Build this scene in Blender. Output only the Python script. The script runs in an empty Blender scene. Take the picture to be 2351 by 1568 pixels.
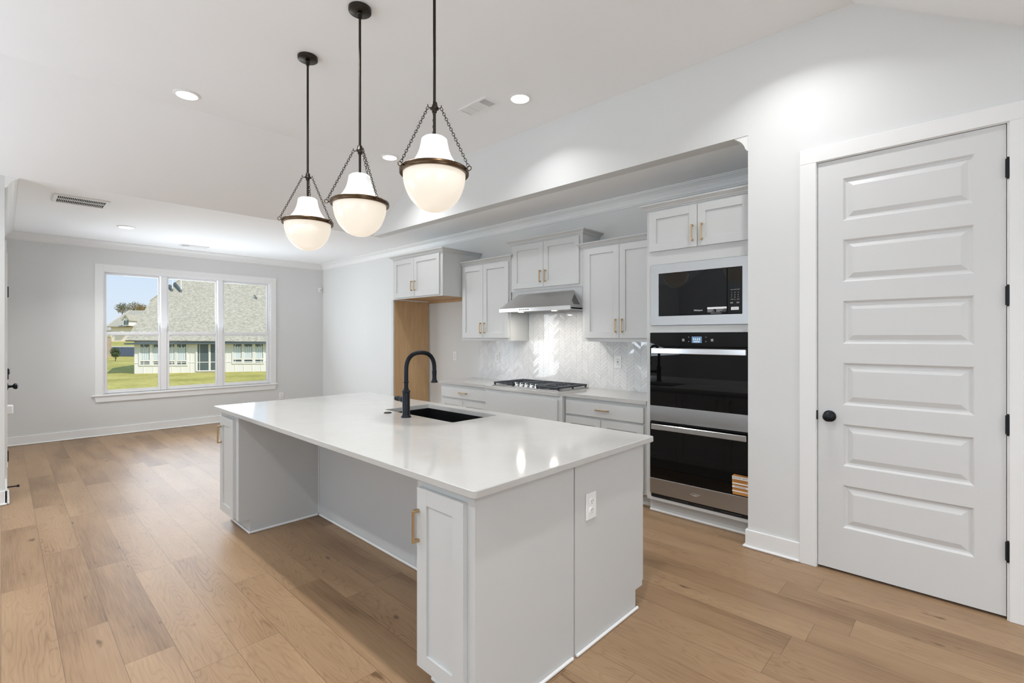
import bpy, bmesh, math, random
from mathutils import Vector, Matrix
random.seed(7)
PI = math.pi
scn = bpy.context.scene
COL = scn.collection

# ------------------------------------------------------------------ camera
cam_d = bpy.data.cameras.new('camera')
cam = bpy.data.objects.new('camera', cam_d)
COL.objects.link(cam)
YAW = 0.7617
cam.location = (0.0, 0.0, 1.3936)
cam.rotation_euler = (PI / 2, 0, YAW)
cam_d.sensor_width = 36.0
cam_d.lens = 36.0 * 1116.83 / 2351.0
cam_d.shift_y = -11.52 / 2351.0
cam_d.clip_start = 0.02
cam_d.clip_end = 600
scn.camera = cam

# ------------------------------------------------------------------ world, sun, exposure
world = bpy.data.worlds.new('world')
scn.world = world
world.use_nodes = True
wn = world.node_tree
bg = wn.nodes['Background']
sky = wn.nodes.new('ShaderNodeTexSky')
sky.sky_type = 'NISHITA'
sky.sun_disc = False
sky.sun_elevation = math.radians(42)
sky.sun_rotation = math.radians(108)
sky.altitude = 100
sky.air_density = 1.0
sky.dust_density = 2.2
sky.ozone_density = 2.0
tcw = wn.nodes.new('ShaderNodeTexCoord')
spw = wn.nodes.new('ShaderNodeSeparateXYZ')
wn.links.new(tcw.outputs['Generated'], spw.inputs[0])
rmp = wn.nodes.new('ShaderNodeValToRGB')
rmp.color_ramp.elements[0].position = 0.0
rmp.color_ramp.elements[0].color = (0.80, 0.90, 1.0, 1)
rmp.color_ramp.elements[1].position = 0.30
rmp.color_ramp.elements[1].color = (0.44, 0.68, 1.0, 1)
wn.links.new(spw.outputs[2], rmp.inputs[0])
scl = wn.nodes.new('ShaderNodeVectorMath')
scl.operation = 'SCALE'
scl.inputs['Scale'].default_value = 0.06
wn.links.new(sky.outputs[0], scl.inputs[0])
mxw = wn.nodes.new('ShaderNodeMix')
mxw.data_type = 'RGBA'
mxw.inputs[0].default_value = 0.9
wn.links.new(scl.outputs[0], mxw.inputs[6])
wn.links.new(rmp.outputs[0], mxw.inputs[7])
wn.links.new(mxw.outputs[2], bg.inputs[0])
bg.inputs[1].default_value = 1.0
SUN_DIR = Vector((0.67, 0.20, 0.66)).normalized()
sd = bpy.data.lights.new('sun', 'SUN')
sd.energy = 3.7
sd.angle = math.radians(0.6)
sd.color = (1.0, 0.945, 0.85)
sun = bpy.data.objects.new('sun', sd)
sun.rotation_euler = SUN_DIR.to_track_quat('Z', 'Y').to_euler()
COL.objects.link(sun)
scn.view_settings.view_transform = 'Standard'
scn.view_settings.look = 'None'
scn.view_settings.gamma = 1.0
scn.view_settings.use_curve_mapping = False
scn.view_settings.exposure = 0.13
scn.cycles.use_denoising = True
scn.cycles.max_bounces = 10
scn.cycles.diffuse_bounces = 6
scn.cycles.sample_clamp_indirect = 6.0


def daylight(name, loc, direction, sx, sy, power, color=(0.79, 0.895, 1.0), spread=180):
    d = bpy.data.lights.new(name, 'AREA')
    d.shape = 'RECTANGLE'
    d.size = sx
    d.size_y = sy
    d.energy = power
    d.color = color
    d.spread = math.radians(spread)
    o = bpy.data.objects.new(name, d)
    o.location = loc
    o.rotation_euler = Vector(direction).to_track_quat('-Z', 'Z').to_euler()
    COL.objects.link(o)
    return o


# daylight through the glazed openings; rear and side-room lamps are added fill
XW, YK, YD, YL = -8.8474, 4.1485, 3.4123, 0.016
ZH, ZT = 2.727, 3.328
TX0, TX1, TX2, TX3 = -5.822, -4.82, -0.5116, 0.432
NX1 = -1.093
XR, YB = 4.2, -5.6
daylight('daylight_dining_window', (XW + 0.03, 2.09, 1.45), (1, 0, .5), 2.2, 1.7, 48, (.80, .90, 1.0))
daylight('daylight_patio_door', (-6.85, YL + 0.01, 1.15), (0, 1, 0), 0.62, 1.7, 8.5, (.95, .98, 1), 110)
daylight('daylight_side_window', (-8.06, YL + 0.01, 1.45), (0, 1, 0), 0.78, 1.7, 8.5, (.95, .98, 1), 100)
daylight('daylight_living_window', (TX0 + 0.02, -2.2, 1.4), (.35, 0, 1), 2.4, 1.9, 105)
daylight('fill_lamp_rear_1', (-2.2, YB + 0.02, 1.5), (0, .35, 1), 3.0, 2.0, 150)  # added fill lamp behind the camera, turned up to brighten the ceiling
daylight('fill_lamp_rear_2', (1.9, YB + 0.02, 1.5), (0, .35, 1), 2.4, 2.0, 90)  # second added fill lamp at the unseen rear wall
daylight('fill_lamp_side', (XR - 0.02, 0.2, 1.45), (-.5, 0, 1), 2.4, 1.9, 95)  # added fill lamp for the faces turned to the unseen side wall


# ------------------------------------------------------------------ materials
def new_mat(name):
    m = bpy.data.materials.new(name)
    m.use_nodes = True
    nt = m.node_tree
    return m, nt, nt.nodes['Principled BSDF']


def N(nt, t, **kw):
    n = nt.nodes.new(t)
    for k, v in kw.items():
        setattr(n, k, v)
    return n


def setin(n, **kw):
    for k, v in kw.items():
        n.inputs[k.replace('_', ' ')].default_value = v


def M(nt, op, a, b=None, c=None):
    n = nt.nodes.new('ShaderNodeMath')
    n.operation = op
    for i, x in enumerate((a, b, c)):
        if x is None:
            continue
        if isinstance(x, (int, float)):
            n.inputs[i].default_value = x
        else:
            nt.links.new(x, n.inputs[i])
    return n.outputs[0]


def rgb(c):
    return (c[0], c[1], c[2], 1.0)


def paint(name, c, rough=0.5, var=0.015, bump=0.0, scale=40, spec=0.4):
    m, nt, b = new_mat(name)
    tc = N(nt, 'ShaderNodeTexCoord')
    nz = N(nt, 'ShaderNodeTexNoise')
    setin(nz, Scale=2.5, Detail=3.0)
    nt.links.new(tc.outputs['Object'], nz.inputs['Vector'])
    mx = N(nt, 'ShaderNodeMix', data_type='RGBA')
    mx.inputs[6].default_value = rgb([x * (1 - var) for x in c])
    mx.inputs[7].default_value = rgb([min(1, x * (1 + var)) for x in c])
    nt.links.new(nz.outputs[0], mx.inputs[0])
    nt.links.new(mx.outputs[2], b.inputs['Base Color'])
    b.inputs['Roughness'].default_value = rough
    b.inputs['Specular IOR Level'].default_value = spec
    if bump:
        n2 = N(nt, 'ShaderNodeTexNoise')
        setin(n2, Scale=scale, Detail=2.0)
        nt.links.new(tc.outputs['Object'], n2.inputs['Vector'])
        bp = N(nt, 'ShaderNodeBump')
        setin(bp, Strength=bump, Distance=0.002)
        nt.links.new(n2.outputs[0], bp.inputs['Height'])
        nt.links.new(bp.outputs[0], b.inputs['Normal'])
    return m


def metal(name, c, rough=0.3, brushed=None, metallic=1.0):
    m, nt, b = new_mat(name)
    b.inputs['Base Color'].default_value = rgb(c)
    b.inputs['Metallic'].default_value = metallic
    b.inputs['Roughness'].default_value = rough
    tc = N(nt, 'ShaderNodeTexCoord')
    mp = N(nt, 'ShaderNodeMapping')
    mp.inputs['Scale'].default_value = brushed or (20, 20, 20)
    nz = N(nt, 'ShaderNodeTexNoise')
    setin(nz, Scale=6.0, Detail=3.0)
    nt.links.new(tc.outputs['Object'], mp.inputs[0])
    nt.links.new(mp.outputs[0], nz.inputs['Vector'])
    r = M(nt, 'MULTIPLY_ADD', nz.outputs[0], rough * 0.5, rough * 0.75)
    nt.links.new(r, b.inputs['Roughness'])
    if brushed:
        b.inputs['Anisotropic'].default_value = 0.5
        bp = N(nt, 'ShaderNodeBump')
        setin(bp, Strength=0.015, Distance=0.0003)
        nt.links.new(nz.outputs[0], bp.inputs['Height'])
        nt.links.new(bp.outputs[0], b.inputs['Normal'])
    return m


def emissive(name, c, s, base=(.9, .9, .9)):
    m, nt, b = new_mat(name)
    b.inputs['Base Color'].default_value = rgb(base)
    b.inputs['Emission Color'].default_value = rgb(c)
    b.inputs['Emission Strength'].default_value = s
    b.inputs['Roughness'].default_value = 0.25
    return m


WALL = paint('wall_paint', (0.695, 0.70, 0.69), 0.7, 0.01, 0.06, 220, 0.25)
CEIL = paint('ceiling_paint', (0.90, 0.907, 0.912), 0.85, 0.008, 0.05, 180, 0.15)
TRIM = paint('trim_paint', (0.80, 0.80, 0.79), 0.35, 0.006)
DOORP = paint('door_paint', (0.66, 0.662, 0.655), 0.38, 0.006, 0.02, 300)
CAB = paint('cabinet_paint', (0.585, 0.592, 0.585), 0.42, 0.012)
PLASTIC = paint('white_plastic', (0.84, 0.84, 0.83), 0.35, 0.004)
DARK = paint('dark_void', (0.012, 0.012, 0.012), 0.8)
SLOT = paint('slot_grey', (0.05, 0.05, 0.05), 0.7)
BLACKM = metal('matte_black_metal', (0.013, 0.0145, 0.018), 0.36, None, 0.6)
BRONZE = metal('dark_bronze', (0.05, 0.043, 0.036), 0.38)
BAND = metal('brushed_bronze_band', (0.105, 0.066, 0.038), 0.32)
BRASS = metal('satin_brass', (0.56, 0.41, 0.24), 0.32)
STEEL = metal('stainless_steel', (0.47, 0.468, 0.465), 0.40, (1.5, 90, 90))
CHROME = metal('polished_steel', (0.80, 0.80, 0.81), 0.16, (1, 40, 40))
IRON = paint('cast_iron', (0.018, 0.023, 0.034), 0.45, 0.1, 0.2, 300, 0.6)
SINKM = paint('black_composite', (0.006, 0.006, 0.007), 0.34, 0.1, 0.15, 500)
VINYL = paint('window_vinyl', (0.82, 0.82, 0.83), 0.3, 0.004)


def black_glass():
    m, nt, b = new_mat('black_glass')
    b.inputs['Base Color'].default_value = (0.004, 0.004, 0.004, 1)
    b.inputs['Roughness'].default_value = 0.015
    b.inputs['IOR'].default_value = 1.45
    b.inputs['Specular IOR Level'].default_value = 0.42
    nz = N(nt, 'ShaderNodeTexNoise')
    setin(nz, Scale=3.0)
    r = M(nt, 'MULTIPLY_ADD', nz.outputs[0], 0.01, 0.01)
    nt.links.new(r, b.inputs['Roughness'])
    return m


BGLASS = black_glass()


def clear_glass():
    m = bpy.data.materials.new('clear_glass')
    m.use_nodes = True
    nt = m.node_tree
    nt.nodes.clear()
    out = N(nt, 'ShaderNodeOutputMaterial')
    tr = N(nt, 'ShaderNodeBsdfTransparent')
    tr.inputs[0].default_value = (0.98, 0.98, 0.98, 1)
    gl = N(nt, 'ShaderNodeBsdfGlossy')
    gl.inputs['Roughness'].default_value = 0.01
    fr = N(nt, 'ShaderNodeFresnel')
    fr.inputs[0].default_value = 1.35
    mx = N(nt, 'ShaderNodeMixShader')
    nt.links.new(fr.outputs[0], mx.inputs[0])
    nt.links.new(tr.outputs[0], mx.inputs[1])
    nt.links.new(gl.outputs[0], mx.inputs[2])
    nt.links.new(mx.outputs[0], out.inputs[0])
    return m


GLASS = clear_glass()
OPAL_TOP = emissive('opal_glass_bell', (1.0, 0.985, 0.95), 0.36)
OPAL_BOWL = emissive('opal_glass_bowl', (1.0, 0.87, 0.70), 0.53, (.56, .54, .51))
LED = emissive('led_lens', (1.0, 0.98, 0.94), 7.0)
HOODLED = emissive('hood_led', (1.0, 0.9, 0.72), 6.0)
SCREEN = emissive('clock_screen', (0.10, 0.19, 0.33), 0.8, (0.05, 0.07, 0.1))
DIGIT = emissive('clock_digits', (0.75, 0.95, 1.0), 1.1)
INK = paint('grey_print', (0.42, 0.42, 0.42), 0.5)
WHITEINK = paint('white_print', (0.85, 0.85, 0.85), 0.5)
DARKINK = paint('dark_print', (0.03, 0.025, 0.03), 0.5)
BROWNINK = paint('brown_print', (0.30, 0.11, 0.035), 0.5)


def floor_mat():
    m, nt, b = new_mat('oak_plank_floor')
    W, L = 0.1812, 1.22
    tc = N(nt, 'ShaderNodeTexCoord')
    sp = N(nt, 'ShaderNodeSeparateXYZ')
    nt.links.new(tc.outputs['Object'], sp.inputs[0])
    X, Y = sp.outputs[0], sp.outputs[1]
    yr = M(nt, 'DIVIDE', M(nt, 'ADD', Y, 0.0035), W)
    row = M(nt, 'FLOOR', yr)
    fy = M(nt, 'SUBTRACT', yr, row)
    wr = N(nt, 'ShaderNodeTexWhiteNoise', noise_dimensions='1D')
    nt.links.new(M(nt, 'ADD', row, 11.3), wr.inputs['W'])
    xr = M(nt, 'ADD', M(nt, 'DIVIDE', X, L), wr.outputs['Value'])
    colm = M(nt, 'FLOOR', xr)
    fx = M(nt, 'SUBTRACT', xr, colm)
    cid = M(nt, 'ADD', M(nt, 'MULTIPLY', row, 17.13), M(nt, 'MULTIPLY', colm, 3.71))
    wp = N(nt, 'ShaderNodeTexWhiteNoise', noise_dimensions='1D')
    nt.links.new(cid, wp.inputs['W'])
    rnd = wp.outputs['Value']
    # grain coordinates, different in every plank
    cmb = N(nt, 'ShaderNodeCombineXYZ')
    nt.links.new(M(nt, 'MULTIPLY', X, 1.0), cmb.inputs[0])
    nt.links.new(M(nt, 'MULTIPLY', Y, 1.0), cmb.inputs[1])
    nt.links.new(M(nt, 'MULTIPLY', rnd, 60.0), cmb.inputs[2])

    def noise(scale_vec, scale, detail, rough=0.5):
        mp = N(nt, 'ShaderNodeMapping')
        mp.inputs['Scale'].default_value = scale_vec
        nt.links.new(cmb.outputs[0], mp.inputs[0])
        nz = N(nt, 'ShaderNodeTexNoise')
        setin(nz, Scale=scale, Detail=detail, Roughness=rough)
        nt.links.new(mp.outputs[0], nz.inputs['Vector'])
        return nz.outputs[0]
    broad = noise((0.35, 1.6, 1), 3.0, 2.0)
    fine = noise((1.0, 26, 1), 5.0, 4.0, 0.6)
    cath = noise((0.55, 3.4, 1), 2.6, 1.5)
    rings = M(nt, 'ABSOLUTE', M(nt, 'SUBTRACT', M(nt, 'FRACT', M(nt, 'MULTIPLY', cath, 20.0)), 0.5))
    rings = M(nt, 'SMOOTH_MIN', rings, 0.2, 0.1)
    ringmask = M(nt, 'GREATER_THAN', rnd, 0.42)
    knot = noise((1.4, 3.6, 1), 5.0, 1.0)
    kn = N(nt, 'ShaderNodeMapRange')
    setin(kn, From_Min=0.72, From_Max=0.88)
    nt.links.new(knot, kn.inputs[0])
    v = M(nt, 'ADD', M(nt, 'MULTIPLY', broad, 0.50), M(nt, 'MULTIPLY', fine, 0.40))
    v = M(nt, 'ADD', v, M(nt, 'MULTIPLY', rnd, 0.07))
    v = M(nt, 'ADD', v, M(nt, 'MULTIPLY', M(nt, 'MULTIPLY', rings, ringmask), 0.55))
    v = M(nt, 'SUBTRACT', v, M(nt, 'MULTIPLY', kn.outputs[0], 0.5))
    cr = N(nt, 'ShaderNodeValToRGB')
    e = cr.color_ramp.elements
    e[0].position = 0.30
    e[0].color = (0.140, 0.078, 0.038, 1)
    e[1].position = 0.80
    e[1].color = (0.375, 0.247, 0.142, 1)
    k = cr.color_ramp.elements.new(0.5)
    k.color = (0.272, 0.169, 0.092, 1)
    nt.links.new(v, cr.inputs[0])
    # seams
    ey = M(nt, 'MINIMUM', fy, M(nt, 'SUBTRACT', 1.0, fy))
    ex = M(nt, 'MINIMUM', fx, M(nt, 'SUBTRACT', 1.0, fx))
    sy = M(nt, 'LESS_THAN', ey, 0.0008 / W)
    sx = M(nt, 'LESS_THAN', ex, 0.0008 / L)
    seam = M(nt, 'MAXIMUM', sy, sx)
    mx = N(nt, 'ShaderNodeMix', data_type='RGBA')
    nt.links.new(seam, mx.inputs[0])
    nt.links.new(cr.outputs[0], mx.inputs[6])
    mx.inputs[7].default_value = (0.10, 0.058, 0.034, 1)
    nt.links.new(mx.outputs[2], b.inputs['Base Color'])
    r = M(nt, 'MULTIPLY_ADD', fine, 0.14, 0.33)
    nt.links.new(r, b.inputs['Roughness'])
    b.inputs['Specular IOR Level'].default_value = 0.4
    bp = N(nt, 'ShaderNodeBump')
    setin(bp, Strength=0.12, Distance=0.002)
    h = M(nt, 'SUBTRACT', M(nt, 'MULTIPLY', v, 0.6), M(nt, 'MULTIPLY', seam, 0.8))
    nt.links.new(h, bp.inputs['Height'])
    nt.links.new(bp.outputs[0], b.inputs['Normal'])
    return m


FLOOR = floor_mat()


def quartz():
    m, nt, b = new_mat('white_quartz')
    tc = N(nt, 'ShaderNodeTexCoord')
    n1 = N(nt, 'ShaderNodeTexNoise')
    setin(n1, Scale=5.0, Detail=6.0, Roughness=0.65)
    n2 = N(nt, 'ShaderNodeTexNoise')
    setin(n2, Scale=1.3, Detail=5.0, Distortion=1.4)
    n3 = N(nt, 'ShaderNodeTexNoise')
    setin(n3, Scale=260.0, Detail=1.0)
    for n in (n1, n2, n3):
        nt.links.new(tc.outputs['Object'], n.inputs['Vector'])
    vein = M(nt, 'ABSOLUTE', M(nt, 'SUBTRACT', n2.outputs[0], 0.5))
    vn = N(nt, 'ShaderNodeMapRange')
    setin(vn, From_Min=0.0, From_Max=0.012, To_Min=0.10, To_Max=0.0)
    nt.links.new(vein, vn.inputs[0])
    f = M(nt, 'ADD', M(nt, 'MULTIPLY', n1.outputs[0], 0.5), M(nt, 'MULTIPLY', n3.outputs[0], 0.25))
    f = M(nt, 'ADD', f, vn.outputs[0])
    cr = N(nt, 'ShaderNodeValToRGB')
    e = cr.color_ramp.elements
    e[0].position = 0.25
    e[0].color = (0.52, 0.512, 0.492, 1)
    e[1].position = 0.8
    e[1].color = (0.455, 0.448, 0.428, 1)
    nt.links.new(f, cr.inputs[0])
    nt.links.new(cr.outputs[0], b.inputs['Base Color'])
    b.inputs['Roughness'].default_value = 0.13
    r = M(nt, 'MULTIPLY_ADD', n1.outputs[0], 0.03, 0.065)
    nt.links.new(r, b.inputs['Roughness'])
    return m


QUARTZ = quartz()


def tile_mat():
    m, nt, b = new_mat('marble_tile')
    ge = N(nt, 'ShaderNodeNewGeometry')
    tc = N(nt, 'ShaderNodeTexCoord')
    nz = N(nt, 'ShaderNodeTexNoise')
    setin(nz, Scale=9.0, Detail=5.0, Distortion=1.0)
    nt.links.new(tc.outputs['Object'], nz.inputs['Vector'])
    f = M(nt, 'ADD', M(nt, 'MULTIPLY', ge.outputs['Random Per Island'], 0.5), M(nt, 'MULTIPLY', nz.outputs[0], 0.5))
    cr = N(nt, 'ShaderNodeValToRGB')
    e = cr.color_ramp.elements
    e[0].position = 0.15
    e[0].color = (0.72, 0.725, 0.73, 1)
    e[1].position = 0.75
    e[1].color = (0.82, 0.82, 0.815, 1)
    nt.links.new(f, cr.inputs[0])
    nt.links.new(cr.outputs[0], b.inputs['Base Color'])
    b.inputs['Roughness'].default_value = 0.045
    b.inputs['Specular IOR Level'].default_value = 0.8
    return m


TILE = tile_mat()
GROUT = paint('grout', (0.78, 0.78, 0.77), 0.8)


def oak():
    m, nt, b = new_mat('oak_veneer')
    tc = N(nt, 'ShaderNodeTexCoord')
    mp = N(nt, 'ShaderNodeMapping')
    mp.inputs['Scale'].default_value = (30, 30, 1.2)
    nz = N(nt, 'ShaderNodeTexNoise')
    setin(nz, Scale=3.0, Detail=5.0)
    nt.links.new(tc.outputs['Object'], mp.inputs[0])
    nt.links.new(mp.outputs[0], nz.inputs['Vector'])
    cr = N(nt, 'ShaderNodeValToRGB')
    e = cr.color_ramp.elements
    e[0].position = 0.3
    e[0].color = (0.45, 0.285, 0.14, 1)
    e[1].position = 0.75
    e[1].color = (0.58, 0.385, 0.205, 1)
    nt.links.new(nz.outputs[0], cr.inputs[0])
    nt.links.new(cr.outputs[0], b.inputs['Base Color'])
    b.inputs['Roughness'].default_value = 0.5
    return m


OAK = oak()


def shingles():
    m, nt, b = new_mat('asphalt_shingles')
    tc = N(nt, 'ShaderNodeTexCoord')
    mp = N(nt, 'ShaderNodeMapping')
    mp.inputs['Scale'].default_value = (1.0, 2.6, 8.0)
    nz = N(nt, 'ShaderNodeTexNoise')
    setin(nz, Scale=2.2, Detail=4.0, Distortion=0.8)
    nt.links.new(tc.outputs['Object'], mp.inputs[0])
    nt.links.new(mp.outputs[0], nz.inputs['Vector'])
    cr = N(nt, 'ShaderNodeValToRGB')
    e = cr.color_ramp.elements
    e[0].position = 0.35
    e[0].color = (0.30, 0.275, 0.215, 1)
    e[1].position = 0.68
    e[1].color = (0.54, 0.50, 0.40, 1)
    nt.links.new(nz.outputs[0], cr.inputs[0])
    nt.links.new(cr.outputs[0], b.inputs['Base Color'])
    b.inputs['Roughness'].default_value = 0.9
    return m


SHING = shingles()


def grass():
    m, nt, b = new_mat('lawn_grass')
    tc = N(nt, 'ShaderNodeTexCoord')
    n1 = N(nt, 'ShaderNodeTexNoise')
    setin(n1, Scale=0.35, Detail=5.0)
    n2 = N(nt, 'ShaderNodeTexNoise')
    setin(n2, Scale=3.5, Detail=6.0, Roughness=0.7)
    for n in (n1, n2):
        nt.links.new(tc.outputs['Object'], n.inputs['Vector'])
    f = M(nt, 'ADD', M(nt, 'MULTIPLY', n1.outputs[0], 0.5), M(nt, 'MULTIPLY', n2.outputs[0], 0.5))
    cr = N(nt, 'ShaderNodeValToRGB')
    e = cr.color_ramp.elements
    e[0].position = 0.36
    e[0].color = (0.27, 0.26, 0.055, 1)
    e[1].position = 0.64
    e[1].color = (0.58, 0.50, 0.17, 1)
    nt.links.new(f, cr.inputs[0])
    nt.links.new(cr.outputs[0], b.inputs['Base Color'])
    b.inputs['Roughness'].default_value = 0.95
    b.inputs['Specular IOR Level'].default_value = 0.1
    return m


GRASS = grass()
SIDING = paint('white_siding', (0.80, 0.78, 0.74), 0.7, 0.02)
CREAM = paint('cream_siding', (0.86, 0.77, 0.66), 0.8, 0.03)
EAVE = paint('eave_fascia', (0.10, 0.13, 0.14), 0.6)
ASPHALT = paint('asphalt', (0.05, 0.06, 0.072), 0.9, 0.1)
CURB = paint('concrete', (0.62, 0.58, 0.50), 0.9, 0.05)
CURTAIN = paint('sheer_curtain', (0.68, 0.74, 0.78), 0.9, 0.05)
PANE = paint('house_pane', (0.10, 0.13, 0.14), 0.12, 0.05)
BRICK = paint('tan_brick', (0.40, 0.32, 0.24), 0.9, 0.2)
LEAF = paint('leaf_green', (0.09, 0.13, 0.045), 0.8, 0.3)
LEAFO = paint('leaf_ochre', (0.34, 0.23, 0.08), 0.8, 0.3)
BARK = paint('bark', (0.10, 0.075, 0.05), 0.9, 0.2)


# ------------------------------------------------------------------ mesh helpers
class MB:
    def __init__(self):
        self.v, self.f, self.mi, self.sm = [], [], [], []
        self.cur = 0
        self.smooth = False

    def face(self, idx):
        self.f.append(tuple(idx))
        self.mi.append(self.cur)
        self.sm.append(self.smooth)

    def add(self, verts, faces):
        o = len(self.v)
        self.v.extend([tuple(p) for p in verts])
        for f in faces:
            self.face([i + o for i in f])
        return self

    def box(self, x0, x1, y0, y1, z0, z1, bev=0.0):
        x0, x1 = min(x0, x1), max(x0, x1)
        y0, y1 = min(y0, y1), max(y0, y1)
        z0, z1 = min(z0, z1), max(z0, z1)
        if bev <= 0:
            P = [(x, y, z) for x in (x0, x1) for y in (y0, y1) for z in (z0, z1)]
            return self.add(P, [(0, 1, 3, 2), (4, 6, 7, 5), (0, 4, 5, 1), (2, 3, 7, 6), (0, 2, 6, 4), (1, 5, 7, 3)])
        b = min(bev, (x1 - x0) * .49, (y1 - y0) * .49, (z1 - z0) * .49)
        X, Y, Z = (x0, x1), (y0, y1), (z0, z1)
        P, idx = [], {}
        for i in (0, 1):
            for j in (0, 1):
                for k in (0, 1):
                    sx, sy, sz = (1 - 2 * i) * b, (1 - 2 * j) * b, (1 - 2 * k) * b
                    for a, p in enumerate(((X[i], Y[j] + sy, Z[k] + sz), (X[i] + sx, Y[j], Z[k] + sz), (X[i] + sx, Y[j] + sy, Z[k]))):
                        idx[(i, j, k, a)] = len(P)
                        P.append(p)
        F = []
        g = lambda i, j, k, a: idx[(i, j, k, a)]
        for i in (0, 1):
            F.append([g(i, 0, 0, 0), g(i, 0, 1, 0), g(i, 1, 1, 0), g(i, 1, 0, 0)])
            F.append([g(0, i, 0, 1), g(1, i, 0, 1), g(1, i, 1, 1), g(0, i, 1, 1)])
            F.append([g(0, 0, i, 2), g(0, 1, i, 2), g(1, 1, i, 2), g(1, 0, i, 2)])
        for i in (0, 1):
            for j in (0, 1):
                F.append([g(i, j, 0, 0), g(i, j, 1, 0), g(i, j, 1, 1), g(i, j, 0, 1)])
                F.append([g(i, 0, j, 0), g(i, 1, j, 0), g(i, 1, j, 2), g(i, 0, j, 2)])
                F.append([g(0, i, j, 1), g(1, i, j, 1), g(1, i, j, 2), g(0, i, j, 2)])
                for k in (0, 1):
                    F.append([g(i, j, k, 0), g(i, j, k, 1), g(i, j, k, 2)])
        return self.add(P, F)

    def lathe(self, prof, c=(0, 0, 0), n=32, axis='Z', close=False):
        P = []
        for r, h in prof:
            for i in range(n):
                a = 2 * PI * i / n
                u, w = r * math.cos(a), r * math.sin(a)
                p = {'Z': (u, w, h), 'X': (h, u, w), 'Y': (u, h, w)}[axis]
                P.append((c[0] + p[0], c[1] + p[1], c[2] + p[2]))
        F = []
        m = len(prof)
        for j in range(m - 1):
            for i in range(n):
                F.append((j * n + i, j * n + (i + 1) % n, (j + 1) * n + (i + 1) % n, (j + 1) * n + i))
        if close:
            F.append(tuple(range(n - 1, -1, -1)))
            F.append(tuple((m - 1) * n + i for i in range(n)))
        s = self.smooth
        self.smooth = True
        self.add(P, F)
        self.smooth = s
        return self

    def cyl(self, c, r, h0, h1, n=24, axis='Z'):
        return self.lathe([(r, h0), (r, h1)], c, n, axis, True)

    def tube(self, pts, r, n=10, closed=False):
        pts = [Vector(p) for p in pts]
        m = len(pts)
        rs = r if isinstance(r, (list, tuple)) else [r] * m
        P = []
        up = None
        for i, p in enumerate(pts):
            if closed:
                t = (pts[(i + 1) % m] - pts[i - 1]).normalized()
            else:
                t = (pts[min(i + 1, m - 1)] - pts[max(i - 1, 0)]).normalized()
            if up is None:
                up = t.orthogonal().normalized()
            else:
                up = (up - t * up.dot(t)).normalized()
            w = t.cross(up)
            for k in range(n):
                a = 2 * PI * k / n
                P.append(p + (up * math.cos(a) + w * math.sin(a)) * rs[i])
        F = []
        for i in range(m if closed else m - 1):
            j = (i + 1) % m
            for k in range(n):
                F.append((i * n + k, i * n + (k + 1) % n, j * n + (k + 1) % n, j * n + k))
        if not closed:
            F.append(tuple(range(n - 1, -1, -1)))
            F.append(tuple((m - 1) * n + k for k in range(n)))
        s = self.smooth
        self.smooth = True
        self.add(P, F)
        self.smooth = s
        return self

    def torus(self, c, nrm, R, r, n=14, k=6, squash=1.0, upv=None):
        nrm = Vector(nrm).normalized()
        u = Vector(upv).normalized() if upv is not None else nrm.orthogonal().normalized()
        w = nrm.cross(u)
        c = Vector(c)
        return self.tube([c + u * R * math.cos(2 * PI * i / n) + w * R * squash * math.sin(2 * PI * i / n) for i in range(n)], r, k, True)

    def prism(self, poly, axis, a, b):
        # poly: list of 2D points in the plane normal to the axis; extruded from a to b
        n = len(poly)
        mk = {'X': lambda p, t: (t, p[0], p[1]), 'Y': lambda p, t: (p[0], t, p[1]), 'Z': lambda p, t: (p[0], p[1], t)}[axis]
        P = [mk(p, a) for p in poly] + [mk(p, b) for p in poly]
        F = [tuple(range(n))[::-1], tuple(range(n, 2 * n))]
        for i in range(n):
            F.append((i, (i + 1) % n, n + (i + 1) % n, n + i))
        return self.add(P, F)

    def slab(self, poly3, thick):
        # planar polygon in space given a thickness along its normal
        pts = [Vector(p) for p in poly3]
        nrm = (pts[1] - pts[0]).cross(pts[2] - pts[0]).normalized()
        n = len(pts)
        P = pts + [p - nrm * thick for p in pts]
        F = [tuple(range(n)), tuple(range(2 * n - 1, n - 1, -1))]
        for i in range(n):
            F.append((i, n + i, n + (i + 1) % n, (i + 1) % n))
        return self.add(P, F)

    def sweep(self, rows, close_ends=True):
        # rows: list of point lists, all the same length (profile copies along a path)
        m, n = len(rows), len(rows[0])
        P = [p for r in rows for p in r]
        F = []
        for i in range(m - 1):
            for k in range(n - 1):
                F.append((i * n + k, i * n + k + 1, (i + 1) * n + k + 1, (i + 1) * n + k))
            F.append((i * n + n - 1, i * n, (i + 1) * n, (i + 1) * n + n - 1))
        if close_ends:
            F.append(tuple(range(n))[::-1])
            F.append(tuple((m - 1) * n + k for k in range(n)))
        return self.add(P, F)

    def build(self, name, mats, parent=None, loc=None, **props):
        me = bpy.data.meshes.new(name)
        L = Vector(loc) if loc is not None else Vector((0, 0, 0))
        me.from_pydata([tuple(Vector(p) - L) for p in self.v], [], self.f)
        if not isinstance(mats, (list, tuple)):
            mats = [mats]
        for m in mats:
            me.materials.append(m)
        for i, p in enumerate(me.polygons):
            p.material_index = min(self.mi[i], len(mats) - 1)
            p.use_smooth = self.sm[i]
        bm = bmesh.new()
        bm.from_mesh(me)
        bmesh.ops.recalc_face_normals(bm, faces=bm.faces)
        bm.to_mesh(me)
        bm.free()
        if any(self.sm):
            try:
                me.set_sharp_from_angle(angle=math.radians(40))
            except Exception:
                pass
        o = bpy.data.objects.new(name, me)
        COL.objects.link(o)
        o.location = L
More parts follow.
